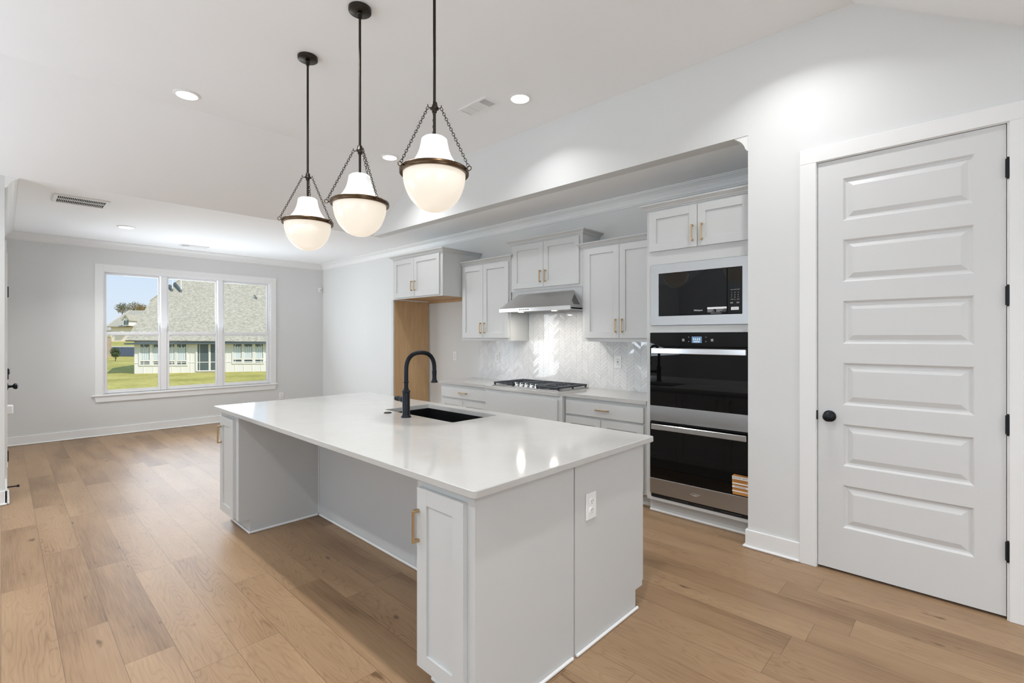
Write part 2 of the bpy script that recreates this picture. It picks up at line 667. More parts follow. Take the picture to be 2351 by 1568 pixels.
        if parent is not None:
            o.parent = parent
            par = Vector((0, 0, 0))
            q = parent
            while q is not None:
                par += q.location
                q = q.parent
            o.location = L - par
        for k, v in props.items():
            o[k] = v
        return o


def thing(name, label, cat, loc=(0, 0, 0), group=None):
    o = bpy.data.objects.new(name, None)
    o.empty_display_size = 0.1
    COL.objects.link(o)
    o.location = loc
    o['label'] = label
    o['category'] = cat
    if group:
        o['group'] = group
    return o


def tag(o, label, cat, group=None):
    o['label'] = label
    o['category'] = cat
    if group:
        o['group'] = group
    return o


def struct(name, mb, mat, parent=None, loc=None):
    o = mb.build(name, mat, parent, loc)
    if parent is None:
        o['kind'] = 'structure'
    return o


def copy_tree(o, parent=None):
    c = o.copy()
    COL.objects.link(c)
    if parent is not None:
        c.parent = parent
    for ch in list(o.children):
        copy_tree(ch, c)
    return c


def text_part(s, size, mat, parent, loc, name='lettering', rot=(PI / 2, 0, 0), ext=0.0003, align='CENTER'):
    cu = bpy.data.curves.new(name, 'FONT')
    cu.body = s
    cu.size = size
    cu.extrude = ext
    cu.align_x = align
    cu.align_y = 'CENTER'
    t = bpy.data.objects.new(name + '_curve', cu)
    COL.objects.link(t)
    dg = bpy.context.evaluated_depsgraph_get()
    me = bpy.data.meshes.new_from_object(t.evaluated_get(dg))
    bpy.data.objects.remove(t)
    me.materials.clear()
    me.materials.append(mat)
    o = bpy.data.objects.new(name, me)
    COL.objects.link(o)
    par = Vector((0, 0, 0))
    q = parent
    while q is not None:
        par += q.location
        q = q.parent
    o.parent = parent
    o.location = Vector(loc) - par
    o.rotation_euler = rot
    return o


# ------------------------------------------------------------------ the room shell
def wall_y(mb, x0, x1, y0, y1, z0, z1, holes):
    """wall slab lying between y0 and y1 with rectangular holes (xa, xb, za, zb)"""
    xs = sorted({x0, x1, *[h[0] for h in holes], *[h[1] for h in holes]})
    for a, b in zip(xs[:-1], xs[1:]):
        zs = [z0]
        for h in sorted(holes, key=lambda q: q[2]):
            if h[0] <= a + 1e-6 and h[1] >= b - 1e-6:
                zs += [h[2], h[3]]
        zs.append(z1)
        for k in range(0, len(zs), 2):
            if zs[k + 1] - zs[k] > 1e-4:
                mb.box(a, b, y0, y1, zs[k], zs[k + 1])


def wall_x(mb, y0, y1, x0, x1, z0, z1, holes):
    ys = sorted({y0, y1, *[h[0] for h in holes], *[h[1] for h in holes]})
    for a, b in zip(ys[:-1], ys[1:]):
        zs = [z0]
        for h in sorted(holes, key=lambda q: q[2]):
            if h[0] <= a + 1e-6 and h[1] >= b - 1e-6:
                zs += [h[2], h[3]]
        zs.append(z1)
        for k in range(0, len(zs), 2):
            if zs[k + 1] - zs[k] > 1e-4:
                mb.box(x0, x1, a, b, zs[k], zs[k + 1])


struct('floor', MB().box(XW - .15, XR, YB, YK + .15, -0.12, 0.0), FLOOR)

# ceiling: low flat ceiling over dining and kitchen, sloped sides, high flat middle
c = MB()
prof = [(TX0, ZH), (TX1, ZT), (TX2, ZT), (TX3, ZH), (XR, ZH), (XR, ZT + .25), (TX0, ZT + .25)]
c.prism(prof, 'Y', YB, YD)
c.box(XW - .15, TX0, YL - .15, YK + .15, ZH, ZT + .25)
c.box(TX0, NX1 + .12, YD + .12, YK + .15, ZH, ZT + .25)
struct('ceiling', c, CEIL)

# wall with the window
HW = (0.975, 3.212, 0.585, 2.318)
w = MB()
wall_x(w, YL - .15, YK + .15, XW - .15, XW, -.12, ZH, [HW])
struct('wall_left', w, WALL)
# kitchen back wall
struct('wall_back', MB().box(XW - .15, NX1 + .12, YK, YK + .15, -.12, ZH), WALL)
# wall with the pantry door and the header over the kitchen
DX0, DX1, DZ1 = -0.6931, 0.1084, 2.44
w = MB()
w.prism([(TX0, ZH), (TX1, ZT), (TX2, ZT), (TX3, ZH), (XR, ZH), (XR, ZT + .2), (TX0, ZT + .2)][:4] + [(TX3, ZH)], 'Y', YD, YD + .12)
wall_y(w, NX1, XR, YD, YD + .12, -.12, ZH, [(DX0 - .006, DX1 + .006, -.13, DZ1 + .006)])
struct('wall_right', w, WALL)
# side wall of the kitchen recess and the pantry behind the door
w = MB()
w.box(NX1, NX1 + .12, YD + .12, YK, -.12, ZH)
w.box(NX1 + .12, 1.2, YD + .9, YD + 1.0, -.12, ZH + .1)
w.box(1.1, 1.2, YD + .12, YD + .9, -.12, ZH + .1)
w.box(NX1 + .12, 1.2, YD + .12, YD + 1.0, ZH, ZH + .1)
struct('wall_recess', w, WALL)
# dining side wall (door and window) and living room walls
D2 = (-7.32, -6.40, -.13, 2.06)
W2 = (-8.47, -7.64, 0.55, 2.34)
w = MB()
wall_y(w, XW - .15, TX0 - .14, YL - .14, YL, -.12, ZH, [D2, W2])
struct('wall_dining', w, WALL)
W3 = (-3.5, -0.95, 0.4, 2.4)
w = MB()
wall_x(w, YB, YL, TX0 - .14, TX0, -.12, ZT, [W3])
struct('wall_living', w, WALL)
W4 = (-3.8, -0.6, 0.4, 2.5)
W5 = (0.6, 3.2, 0.05, 2.5)
w = MB()
wall_y(w, TX0 - .14, XR, YB - .14, YB, -.12, ZT + .2, [W4, W5])
struct('wall_rear', w, WALL)
W6 = (-1.1, 1.5, 0.45, 2.45)
w = MB()
wall_x(w, YB - .14, YD + .3, XR, XR + .14, -.12, ZT + .2, [W6])
struct('wall_side', w, WALL)


# baseboards
def base_x(mb, x, s, y0, y1):
    mb.box(x, x + s * .014, y0, y1, 0, .118, .003)
    mb.box(x + s * .014, x + s * .028, y0, y1, 0, .018, .006)


def base_y(mb, y, s, x0, x1):
    mb.box(x0, x1, y, y + s * .014, 0, .118, .003)
    mb.box(x0, x1, y + s * .014, y + s * .028, 0, .018, .006)


b = MB()
base_x(b, XW, 1, YL, YK)
struct('baseboard_left', b, TRIM)
b = MB()
base_y(b, YK, -1, XW + .03, -5.60)
base_y(b, YK, -1, -5.54, -4.62)
struct('baseboard_back', b, TRIM)
b = MB()
base_y(b, YD, -1, NX1 - .014, -.786)
b.box(NX1 - .014, NX1, YD, YD + .10, 0, .118, .003)
b.box(NX1 - .028, NX1, YD - .028, YD + .10, 0, .018, .006)
base_y(b, YD, -1, .20, XR)
struct('baseboard_right', b, TRIM)
b = MB()
base_y(b, YL, 1, D2[1] + .09, TX0 + .014)
base_y(b, YL, 1, XW, D2[0] - .09)
base_x(b, TX0, 1, -.9 - 3, YL + .014)
struct('baseboard_dining', b, TRIM)

# crown moulding along dining and kitchen walls
CP = [(0.0, -.100), (.009, -.100), (.012, -.090), (.018, -.088), (.026, -.064), (.040, -.040), (.060, -.022), (.072, -.016), (.074, -.010), (.085, -.008), (.085, 0.0), (0, 0)]


def crown_rows(path):
    return [[f(o, z) for o, z in CP] for f in path]


m = MB()
m.sweep(crown_rows([
    lambda o, z: (TX0, YL + o, ZH + z),
    lambda o, z: (XW + o, YL + o, ZH + z),
    lambda o, z: (XW + o, YK - o, ZH + z),
    lambda o, z: (NX1 - o, YK - o, ZH + z),
    lambda o, z: (NX1 - o, YD + .005, ZH + z)]))
struct('trim_1', m, TRIM)


# ------------------------------------------------------------------ windows
def sash_pair(root, y0, y1, z0, zm, z1, x):
    """double hung unit between y0..y1 in the plane x (room side +x)"""
    def frame(mb, a, b, za, zb, xa, xb, t, tb, tt):
        mb.box(xa, xb, a, a + t, za, zb, .004)
        mb.box(xa, xb, b - t, b, za, zb, .004)
        mb.box(xa, xb, a + t, b - t, za, za + tb, .004)
        mb.box(xa, xb, a + t, b - t, zb - tt, zb, .004)
    up = MB()
    frame(up, y0, y1, zm - .012, z1, x - .075, x - .045, .022, .03, .032)
    u = up.build('upper_sash', VINYL, root)
    MB().box(x - .062, x - .058, y0 + .018, y1 - .018, zm, z1 - .025).build('pane', GLASS, u)
    lo = MB()
    frame(lo, y0 - .004, y1 + .004, z0, zm + .04, x - .042, x - .010, .030, .046, .05)
    lo.box(x - .010, x - .004, y0 + .03, y1 - .03, zm + .008, zm + .016, .002)
    for q in (.3, .7):
        yy = y0 + (y1 - y0) * q
        lo.box(x - .040, x - .014, yy - .02, yy + .02, zm + .04, zm + .05, .003)
    l = lo.build('lower_sash', VINYL, root)
    MB().box(x - .028, x - .024, y0 + .02, y1 - .02, z0 + .03, zm).build('pane', GLASS, l)


win = thing('window_1', '', '')
del win['label'], win['category']
win['kind'] = 'structure'
m = MB()
T = .088
m.box(XW, XW + .018, .887, .975, .575, 2.408, .002)
m.box(XW, XW + .018, 3.212, 3.300, .575, 2.408, .002)
m.box(XW, XW + .018, .975, 3.212, 2.320, 2.408, .002)
m.build('casing', TRIM, win)
MB().box(XW - .03, XW + .032, .855, 3.325, .556, .577, .004).build('stool', TRIM, win)
m = MB()
m.prism([(.885, .556), (3.300, .556), (3.285, .478), (.900, .478)], 'X', XW, XW + .018)
m.build('apron', TRIM, win)
m = MB()   # jamb lining and mullions
m.box(XW - .145, XW + .004, .975, .992, .592, 2.302)
m.box(XW - .145, XW + .004, 3.190, 3.212, .592, 2.302)
m.box(XW - .145, XW + .004, .975, 3.212, 2.302, 2.320)
m.box(XW - .145, XW - .03, .975, 3.212, .577, .592)
for a, b2 in ((1.648, 1.722), (2.408, 2.478)):
    m.box(XW - .10, XW - .004, a, b2, .592, 2.302, .004)
m.build('jamb', VINYL, win)
for a, b2 in ((.992, 1.648), (1.722, 2.408), (2.478, 3.190)):
    sash_pair(win, a + .006, b2 - .006, .592, 1.42, 2.302, XW)


def simple_window_y(name, h, y, s, nmul):
    r = thing(name, '', '')
    del r['label'], r['category']
    r['kind'] = 'structure'
    m = MB()
    a, b2, z0, z1 = h
    z0 = max(z0, 0.0)
    for (p, q, u, v) in ((a - .088, a, z0 - .09, z1 + .088), (b2, b2 + .088, z0 - .09, z1 + .088), (a, b2, z1, z1 + .088), (a, b2, z0 - .09, z0)):
        m.box(p, q, y, y + s * .018, max(u, .0), v, .002)
    m.build('casing', TRIM, r)
    f = MB()
    yy = y - s * .07
    n = nmul
    for i in range(n + 1):
        xx = a + (b2 - a) * i / n
        f.box(max(a, xx - .03), min(b2, xx + .03), yy - .03, yy + .03, z0, z1)
    f.box(a, b2, yy - .03, yy + .03, z0, z0 + .05)
    f.box(a, b2, yy - .03, yy + .03, z1 - .05, z1)
    f.box(a, b2, yy - .02, yy + .02, (z0 + z1) / 2 - .02, (z0 + z1) / 2 + .02)
    fr = f.build('frame', VINYL, r)
    MB().box(a, b2, yy - .003, yy + .003, z0, z1).build('pane', GLASS, fr)
    return r


def simple_window_x(name, h, x, s, nmul):
    r = thing(name, '', '')
    del r['label'], r['category']
    r['kind'] = 'structure'
    m = MB()
    a, b2, z0, z1 = h
    for (p, q, u, v) in ((a - .088, a, z0 - .09, z1 + .088), (b2, b2 + .088, z0 - .09, z1 + .088), (a, b2, z1, z1 + .088), (a, b2, z0 - .09, z0)):
        m.box(x, x + s * .018, p, q, u, v, .002)
    m.build('casing', TRIM, r)
    f = MB()
    xx = x - s * .07
    for i in range(nmul + 1):
        yy = a + (b2 - a) * i / nmul
        f.box(xx - .03, xx + .03, max(a, yy - .03), min(b2, yy + .03), z0, z1)
    f.box(xx - .03, xx + .03, a, b2, z0, z0 + .05)
    f.box(xx - .03, xx + .03, a, b2, z1 - .05, z1)
    fr = f.build('frame', VINYL, r)
    MB().box(xx - .003, xx + .003, a, b2, z0, z1).build('pane', GLASS, fr)
    return r


simple_window_y('window_2', W2, YL, 1, 1)
simple_window_x('window_3', W3, TX0, 1, 3)
simple_window_x('unseen_window_6', W6, XR, -1, 3)  # unseen, put in together with the side fill lamp
simple_window_y('unseen_window_4', W4, YB, 1, 3)  # unseen rear window, put in to carry a fill lamp
simple_window_y('unseen_window_5', W5, YB, 1, 2)  # unseen too, added for the second rear fill lamp

# patio door in the dining side wall, seen edge-on
d2 = thing('door_2', '', '')
del d2['label'], d2['category']
d2['kind'] = 'structure'
m = MB()
for (p, q, u, v) in ((D2[0] - .088, D2[0], 0, 2.148), (D2[1], D2[1] + .088, 0, 2.148), (D2[0], D2[1], 2.06, 2.148)):
    m.box(p, q, YL, YL + .018, u, v, .002)
m.build('casing', TRIM, d2)
m = MB()
ya, yb = YL - .05, YL - .006
m.box(D2[0] + .004, D2[0] + .15, ya, yb, .012, 2.055, .002)
m.box(D2[1] - .13, D2[1] - .004, ya, yb, .012, 2.055, .002)
m.box(D2[0] + .15, D2[1] - .13, ya, yb, .012, .26, .002)
m.box(D2[0] + .15, D2[1] - .13, ya, yb, 1.92, 2.055, .002)
dl = m.build('door_leaf', DOORP, d2)
MB().box(D2[0] + .14, D2[1] - .12, YL - .03, YL - .026, .25, 1.93).build('pane', GLASS, dl)
for z in (.30, 1.05, 1.80):
    MB().box(D2[1] - .012, D2[1] + .006, YL - .006, YL + .026, z - .05, z + .05, .003).build('hinge', BLACKM, d2)
k = MB()
k.lathe([(.0, .0), (.034, .0), (.035, .008), (.015, .014), (.012, .040), (.026, .050), (.032, .062), (.028, .076), (.012, .084), (0, .084)], (-7.25, YL + .018, .875), 20, 'Y')
k.cyl((-7.25, YL, .875), .02, -.006, .02, 16, 'Y')
k.build('knob', BLACKM, d2)
k = MB()
k.lathe([(0, -.024), (.032, -.024), (.032, .016), (.022, .024), (0, .024)], (-7.25, YL + .018, 1.03), 20, 'Y')
k.build('deadbolt', BLACKM, d2)

# ------------------------------------------------------------------ pantry door
d1 = thing('door_1', '', '')
del d1['label'], d1['category']
d1['kind'] = 'structure'
PZ = [(2.323, 2.074), (1.963, 1.715), (1.603, 1.352), (1.239, .991), (.879, .632), (.520, .269)]
PX0, PX1 = -.566, -.006


def panel_door():
    mb = MB()
    yf, yb = YD + .001, YD + .041
    z0 = .015
    rings = [(0, 0), (.004, .003), (.011, .011), (.018, .013), (.023, .013), (.047, .003), (.050, .002)]
    zs = [z0]
    for t, bt in reversed(PZ):
        zs += [bt, t]
    zs.append(DZ1)
    for i in range(len(zs) - 1):
        a, b = zs[i], zs[i + 1]
        mb.add([(DX0, yf, a), (PX0, yf, a), (PX0, yf, b), (DX0, yf, b)], [(0, 1, 2, 3)])
        mb.add([(PX1, yf, a), (DX1, yf, a), (DX1, yf, b), (PX1, yf, b)], [(0, 1, 2, 3)])
        if i % 2 == 0:
            mb.add([(PX0, yf, a), (PX1, yf, a), (PX1, yf, b), (PX0, yf, b)], [(0, 1, 2, 3)])
        else:
            P, F = [], []
            for d, dep in rings:
                P += [(PX0 + d, yf + dep, a + d), (PX1 - d, yf + dep, a + d), (PX1 - d, yf + dep, b - d), (PX0 + d, yf + dep, b - d)]
            for r in range(len(rings) - 1):
                for q in range(4):
                    F.append((r * 4 + q, r * 4 + (q + 1) % 4, r * 4 + 4 + (q + 1) % 4, r * 4 + 4 + q))
            n = (len(rings) - 1) * 4
            F.append((n, n + 1, n + 2, n + 3))
            mb.add(P, F)
    mb.add([(DX0, yf, z0), (DX1, yf, z0), (DX1, yf, DZ1), (DX0, yf, DZ1), (DX0, yb, z0), (DX1, yb, z0), (DX1, yb, DZ1), (DX0, yb, DZ1)],
           [(4, 5, 6, 7), (0, 1, 5, 4), (1, 2, 6, 5), (2, 3, 7, 6), (3, 0, 4, 7)])
    return mb


leaf = panel_door().build('door_leaf', DOORP, d1)
m = MB()
cw = .088
m.box(DX0 - .006 - cw, DX0 - .006, YD - .018, YD, 0, DZ1 + .006, .002)
m.box(DX1 + .010, DX1 + .010 + cw, YD - .018, YD, 0, DZ1 + .006, .002)
m.box(DX0 - .006 - cw, DX1 + .010 + cw, YD - .018, YD, DZ1 + .006, DZ1 + .006 + cw, .002)
m.build('casing', TRIM, d1)
m = MB()
m.box(DX0 - .006, DX0 - .0025, YD - .006, YD + .12, 0, DZ1 + .006)
m.box(DX1 + .0025, DX1 + .010, YD - .008, YD + .12, 0, DZ1 + .006)
m.box(DX0 - .006, DX1 + .010, YD - .006, YD + .12, DZ1 + .003, DZ1 + .006)
m.box(DX0 - .004, DX1 + .004, YD + .042, YD + .055, 0, DZ1 + .004)
m.build('jamb', TRIM, d1)
for z in (2.22, 1.595, .960, .339):
    h = MB()
    h.cyl((DX1 + .006, YD - .011, z), .0075, -.047, .047, 12)
    h.cyl((DX1 + .006, YD - .011, z), .0055, -.053, .053, 10)
    h.box(DX1 - .004, DX1 + .014, YD - .008, YD - .004, z - .046, z + .046)
    h.build('hinge', BLACKM, d1)
k = MB()
k.lathe([(0, 0), (.033, 0), (.034, -.005), (.030, -.009), (.013, -.012), (.0115, -.030), (.020, -.036), (.0265, -.045), (.0275, -.054), (.022, -.062), (.010, -.066), (0, -.0665)], (-.632, YD + .001, .919), 28, 'Y')
k.build('knob', BLACKM, d1)
MB().box(DX0 - .009, DX0 + .001, YD - .0065, YD + .004, .892, .948, .001).build('latch_plate', BLACKM, d1)

# door stop on the dining baseboard
t = thing('door_stop', 'thin black spring door stop on the baseboard beside the patio door', 'door stop', (-6.2, YL + .014, .06))
s = MB()
s.tube([(-6.2, YL + .014, .06), (-6.2, YL + .075, .058)], .006, 8)
s.build('rod', BLACKM, t)
MB().lathe([(.0, .075), (.010, .075), (.011, .092), (.0, .094)], (-6.2, YL, .058), 12, 'Y').build('tip', BLACKM, t)


t = thing('plug_in_adapter', 'white plug-in box on the dining side wall, edge-on beneath the black knob', 'adapter', (-7.6, YL, .60))
MB().box(-7.65, -7.55, YL, YL + .012, .535, .66, .004).build('back_plate', PLASTIC, t)
MB().box(-7.635, -7.565, YL + .012, YL + .070, .545, .65, .012).build('housing', PLASTIC, t)
t = thing('light_switch', 'white light switch on the narrow wall strip by the left edge', 'switch', (-6.05, YL, 1.22))
MB().box(-6.09, -6.01, YL, YL + .007, 1.16, 1.28, .002).build('cover_plate', PLASTIC, t)
MB().box(-6.066, -6.034, YL + .007, YL + .014, 1.187, 1.253, .002).build('rocker', PLASTIC, t)


# ------------------------------------------------------------------ cabinets
def shaker(mb, x0, x1, z0, z1, yf, th=.020, rail=.060, rec=.009, s=1):
    """door slab whose face lies at y=yf, body towards y=yf+s*th"""
    yb = yf + s * th
    e = .0007
    mb.box(x0, x0 + rail, yf, yb, z0, z1, e)
    mb.box(x1 - rail, x1, yf, yb, z0, z1, e)
    mb.box(x0 + rail - .0005, x1 - rail + .0005, yf, yb, z0, z0 + rail, e)
    mb.box(x0 + rail - .0005, x1 - rail + .0005, yf, yb, z1 - rail, z1, e)
    mb.box(x0 + rail - .001, x1 - rail + .001, yf + s * rec, yb - s * .002, z0 + rail - .001, z1 - rail + .001)
    return mb


def handle(parent, x, y, z, length, vertical=True, s=-1, mat=BRASS):
    mb = MB()
    L = length / 2
    w = .0055
    st = .030
    if vertical:
        mb.box(x - w, x + w, y + s * (st - .009), y + s * st, z - L, z + L, .0015)
        for q in (-1, 1):
            mb.box(x - w, x + w, y, y + s * (st - .006), z + q * L - q * .013, z + q * L, .001)
    else:
        mb.box(x - L, x + L, y + s * (st - .009), y + s * st, z - w, z + w, .0015)
        for q in (-1, 1):
            mb.box(x + q * L - q * .013, x + q * L, y, y + s * (st - .006), z - w, z + w, .001)
    return mb.build('handle', mat, parent)


CCP = [(0, 0), (.006, 0), (.008, .006), (.016, .012), (.020, .020), (.034, .030), (.038, .034), (.045, .036), (.045, .044), (0, .044)]


def cab_crown(parent, x0, x1, yf, yb, z0, right_end=True, left_end=True):
    rows = []
    pts = []
    if left_end:
        pts.append(lambda o, z: (x0 - o, yb, z0 + z))
        pts.append(lambda o, z: (x0 - o, yf - o, z0 + z))
    else:
        pts.append(lambda o, z: (x0, yf - o, z0 + z))
    if right_end:
        pts.append(lambda o, z: (x1 + o, yf - o, z0 + z))
        pts.append(lambda o, z: (x1 + o, yb, z0 + z))
    else:
        pts.append(lambda o, z: (x1, yf - o, z0 + z))
    mb = MB()
    mb.sweep([[f(o, z) for o, z in CCP] for f in pts])
    return mb.build('crown', CAB, parent)


def upper_cabinet(name, label, x0, x1, yf, z0, z1, door_x, dz0, dz1, hz, hx, crown_l=True, crown_r=True, wood_bottom=False, crown_z=None):
    t = thing(name, label, 'cabinet', ((x0 + x1) / 2, yf, z0), 'upper cabinets along the kitchen wall')
    b = MB()
    b.box(x0, x1, yf, yf + .02, z0, z1, .001)
    b.box(x0, x0 + .016, yf + .02, YK - .001, z0, z1)
    b.box(x1 - .016, x1, yf + .02, YK - .001, z0, z1)
    b.box(x0 + .016, x1 - .016, yf + .02, YK - .001, z0 + .014, z1)
    b.build('carcass', CAB, t)
    if wood_bottom:
        w = MB()
        w.box(x0 + .017, x1 - .017, yf + .021, YK - .03, z0 + .008, z0 + .0135)
        w.box(x0 + .017, x1 - .017, YK - .03, YK - .012, z0 - .022, z0 + .0135)
        w.build('underside', OAK, t)
    for i, (a, b2) in enumerate(door_x):
        d = shaker(MB(), a, b2, dz0, dz1, yf - .020).build('door', CAB, t)
        handle(d, hx[i], yf - .020, hz, .122)
    cab_crown(t, x0, x1, yf, YK - .001, crown_z if crown_z else z1 - .008, crown_r, crown_l)
    return t


YT, YU = 3.555, 3.850
fc = upper_cabinet('fridge_cabinet', 'grey cabinet with two short doors and oak-lined side panel around the empty fridge space', -5.55, -4.51, YT, 1.874, 2.398,
              ((-5.505, -5.064), (-5.060, -4.555)), 1.892, 2.376, 2.024, (-5.095, -5.029), True, True, True, 2.388)
upper_cabinet('wall_cabinet', 'tall grey two-door wall cabinet between fridge space and range hood', -4.527 + .02, -3.690, YU, 1.345, 2.245,
              ((-4.480, -4.119), (-4.115, -3.712)), 1.377, 2.222, 1.491, (-4.150, -4.084), False, True, False, 2.240)
upper_cabinet('hood_cabinet', 'short grey two-door cabinet mounted directly above the steel range hood', -3.684, -2.735, YU, 1.876, 2.395,
              ((-3.640, -3.214), (-3.210, -2.765)), 1.905, 2.368, 2.014, (-3.246, -3.178), True, True, False, 2.382)
upper_cabinet('wall_cabinet', 'tall grey two-door wall cabinet between range hood and oven tower', -2.7345, -1.902, YU, 1.345, 2.245,
              ((-2.697, -2.324), (-2.320, -1.945)), 1.379, 2.225, 1.491, (-2.356, -2.288), True, False, False, 2.236)

# fridge side panel, part of the bridging cabinet
sp_ = MB().box(-5.60, -5.553, YT, YK - .016, 0, 1.873).build('side_panel', CAB, fc)
MB().box(-5.5528, -5.549, YT + .018, YK - .016, 0, 1.872).build('oak_face', OAK, sp_, label='bare oak inner face')


# base cabinets
def base_cabinet(name, label, x0, x1, yf, doors, drawers, zc=.842):
    t = thing(name, label, 'cabinet', ((x0 + x1) / 2, yf, 0), 'base cabinets under the back counter')
    b = MB()
    b.box(x0, x1, yf, YK - .001, .105, zc)
    b.build('carcass', CAB, t)
    MB().box(x0, x1, yf + .065, YK - .02, 0, .105).build('toe_kick', CAB, t)
    for a, b2, z0, z1, hs in drawers:
        d = MB().box(a, b2, yf - .02, yf - .0005, z0, z1, .002).build('drawer', CAB, t)
        for hx, hz in hs:
            handle(d, hx, yf - .02, hz, .13, False)
    for a, b2, z0, z1, hx in doors:
        d = shaker(MB(), a, b2, z0, z1, yf - .02).build('door', CAB, t)
        handle(d, hx, yf - .02, z1 - .15, .122)
    return t


base_cabinet('base_cabinet', 'grey base cabinet with one drawer beside the empty fridge space', -4.60, -3.792, 3.615,
             ((-4.585, -4.199, .13, .665, -4.23), (-4.195, -3.81, .13, .665, -4.165)),
             ((-4.585, -3.81, .688, .806, ((-4.19, .752),)),))
base_cabinet('cooktop_cabinet', 'wide grey drawer cabinet jutting forward under the gas cooktop', -3.790, -2.760, 3.565,
             (), ((-3.765, -2.805, .415, .806, ((-3.44, .60), (-3.06, .60))), (-3.765, -2.805, .125, .405, ((-3.44, .30), (-3.06, .30)))))
base_cabinet('base_cabinet', 'grey base cabinet with one drawer beside the oven tower', -2.758, -1.905, 3.615,
             ((-2.745, -2.364, .13, .665, -2.395), (-2.360, -1.955, .13, .665, -2.33)),
             ((-2.745, -1.955, .685, .812, ((-2.345, .752),)),))

# back counter
m = MB()
poly = [(-4.618, YK - .001), (-4.618, 3.585), (-3.80, 3.585), (-3.765, 3.545), (-2.80, 3.545), (-2.755, 3.585), (-1.925, 3.585), (-1.925, YK - .001)]
e = .003
zc0, zc1 = .842, .872
m.prism(poly, 'Z', zc0, zc1)
tag(m.build('countertop', QUARTZ, None, (-3.3, 3.8, .842)), 'white quartz worktop along the tiled kitchen wall', 'countertop')

# chevron tile backsplash
def backsplash():
    W, H, SL = .0745, .037, .82
    gap = .0012
    ob = []
    rects = [(-4.529, -1.903, .872, 1.346), (-3.683, -2.736, 1.346, 1.70)]
    mb = MB()
    rnd = random.Random(3)
    for (x0, x1, z0, z1) in rects:
        c0 = math.floor((x0 + 6) / W)
        c1 = math.ceil((x1 + 6) / W)
        for cidx in range(c0, c1):
            xa = cidx * W - 6
            xb = xa + W
            sg = 1 if cidx % 2 == 0 else -1
            for j in range(int((z0 - .15) / H) - 2, int((z1 + .15) / H) + 3):
                zb = j * H
                za = zb if sg > 0 else zb + SL * W
                ze = zb + SL * W if sg > 0 else zb
                poly = [(xa + gap / 2, za + gap / 2), (xb - gap / 2, ze + gap / 2), (xb - gap / 2, ze + H - gap / 2), (xa + gap / 2, za + H - gap / 2)]
                # clip to the rectangle
                for ax, lim, keep in ((0, x0, 1), (0, x1, -1), (1, z0, 1), (1, z1, -1)):
                    out = []
                    for i in range(len(poly)):
                        p, q = poly[i], poly[(i + 1) % len(poly)]
                        ip = (p[ax] - lim) * keep >= 0
                        iq = (q[ax] - lim) * keep >= 0
                        if ip:
                            out.append(p)
                        if ip != iq:
                            tt = (lim - p[ax]) / (q[ax] - p[ax])
                            out.append((p[0] + (q[0] - p[0]) * tt, p[1] + (q[1] - p[1]) * tt))
                    poly = out
                    if len(poly) < 3:
                        break
                if len(poly) < 3:
                    continue
                cx = sum(p[0] for p in poly) / len(poly)
                cz = sum(p[1] for p in poly) / len(poly)
                tx, tz = rnd.gauss(0, .007), rnd.gauss(0, .007)
                yfz = YK - .0085
                n = len(poly)
                P = [(p[0], yfz + tx * (p[0] - cx) + tz * (p[1] - cz), p[1]) for p in poly]
                B = [(p[0], YK - .003, p[1]) for p in poly]
                F = [tuple(range(n))] + [(i, (i + 1) % n, n + (i + 1) % n, n + i) for i in range(n)]
                mb.add(P + B, F)
    for (x0, x1, z0, z1) in rects:
        mb.cur = 1
        mb.box(x0, x1, YK - .0045, YK - .0005, z0, z1)
    mb.cur = 0
    return mb


bs = backsplash().build('wall_backsplash', [TILE, GROUT])
bs['kind'] = 'structure'

# ------------------------------------------------------------------ range hood
t = thing('range_hood', 'stainless steel range hood with sloped front under the short cabinet', 'range hood', (-3.2, YU, 1.645))
x0, x1 = -3.668, -2.7355
yf, yb = 3.648, YU
m = MB()
m.box(x0, x1, yb - .004, YK - .012, 1.650, 1.8755, .002)
m.box(x0, x1, yf + .02, yb, 1.656, 1.668)
# sloped front and side cheeks
A = [(x0, yf, 1.684), (x1, yf, 1.684), (x1 - .10, yb - .004, 1.846), (x0 + .105, yb - .004, 1.846)]
Bk = [(x0, yb - .004, 1.684), (x1, yb - .004, 1.684)]
m.add(A + Bk, [(0, 1, 2, 3), (0, 3, 4), (1, 5, 2), (0, 4, 5, 1)])
m.build('canopy', STEEL, t)
m = MB()
m.box(x0, x1, yf - .004, yf + .012, 1.645, 1.686, .002)
m.build('lip', CHROME, t)
for xa in (x0, x1 - .012):
    MB().box(xa, xa + .012, yf + .012, yb - .004, 1.648, 1.686, .001).build('side_skirt', STEEL, t)
m = MB()   # slotted side vent on the right cheek
Aq, Bq, Cq = Vector((x1, yf, 1.684)), Vector((x1, yb - .004, 1.684)), Vector((x1 - .10, yb - .004, 1.846))
nq = (Bq - Aq).cross(Cq - Aq).normalized()
if nq.x < 0:
    nq = -nq
for i in range(9):
    u = .40 + .058 * i
    top = u * .86
    p0 = Aq + (Bq - Aq) * (u - .10) + (Cq - Aq) * .10
    p1 = Aq + (Bq - Aq) * (u - top) + (Cq - Aq) * top
    e_ = (Bq - Aq).normalized() * .0035
    m.slab([p0 - e_ + nq * .0008, p0 + e_ + nq * .0008, p1 + e_ + nq * .0008, p1 - e_ + nq * .0008], .0012)
m.build('side_vent', SLOT, t)
m = MB()
for i in range(2):
    xa = x0 + .10 + i * .38
    for j in range(16):
        m.box(xa + j * .022, xa + j * .022 + .012, yf + .06, YK - .10, 1.646, 1.652)
m.build('filter', STEEL, t)
for xx in (-3.42, -2.98):
    MB().cyl((xx, yf + .075, 1.644), .028, 0, .012, 20).build('hood_light', HOODLED, t)
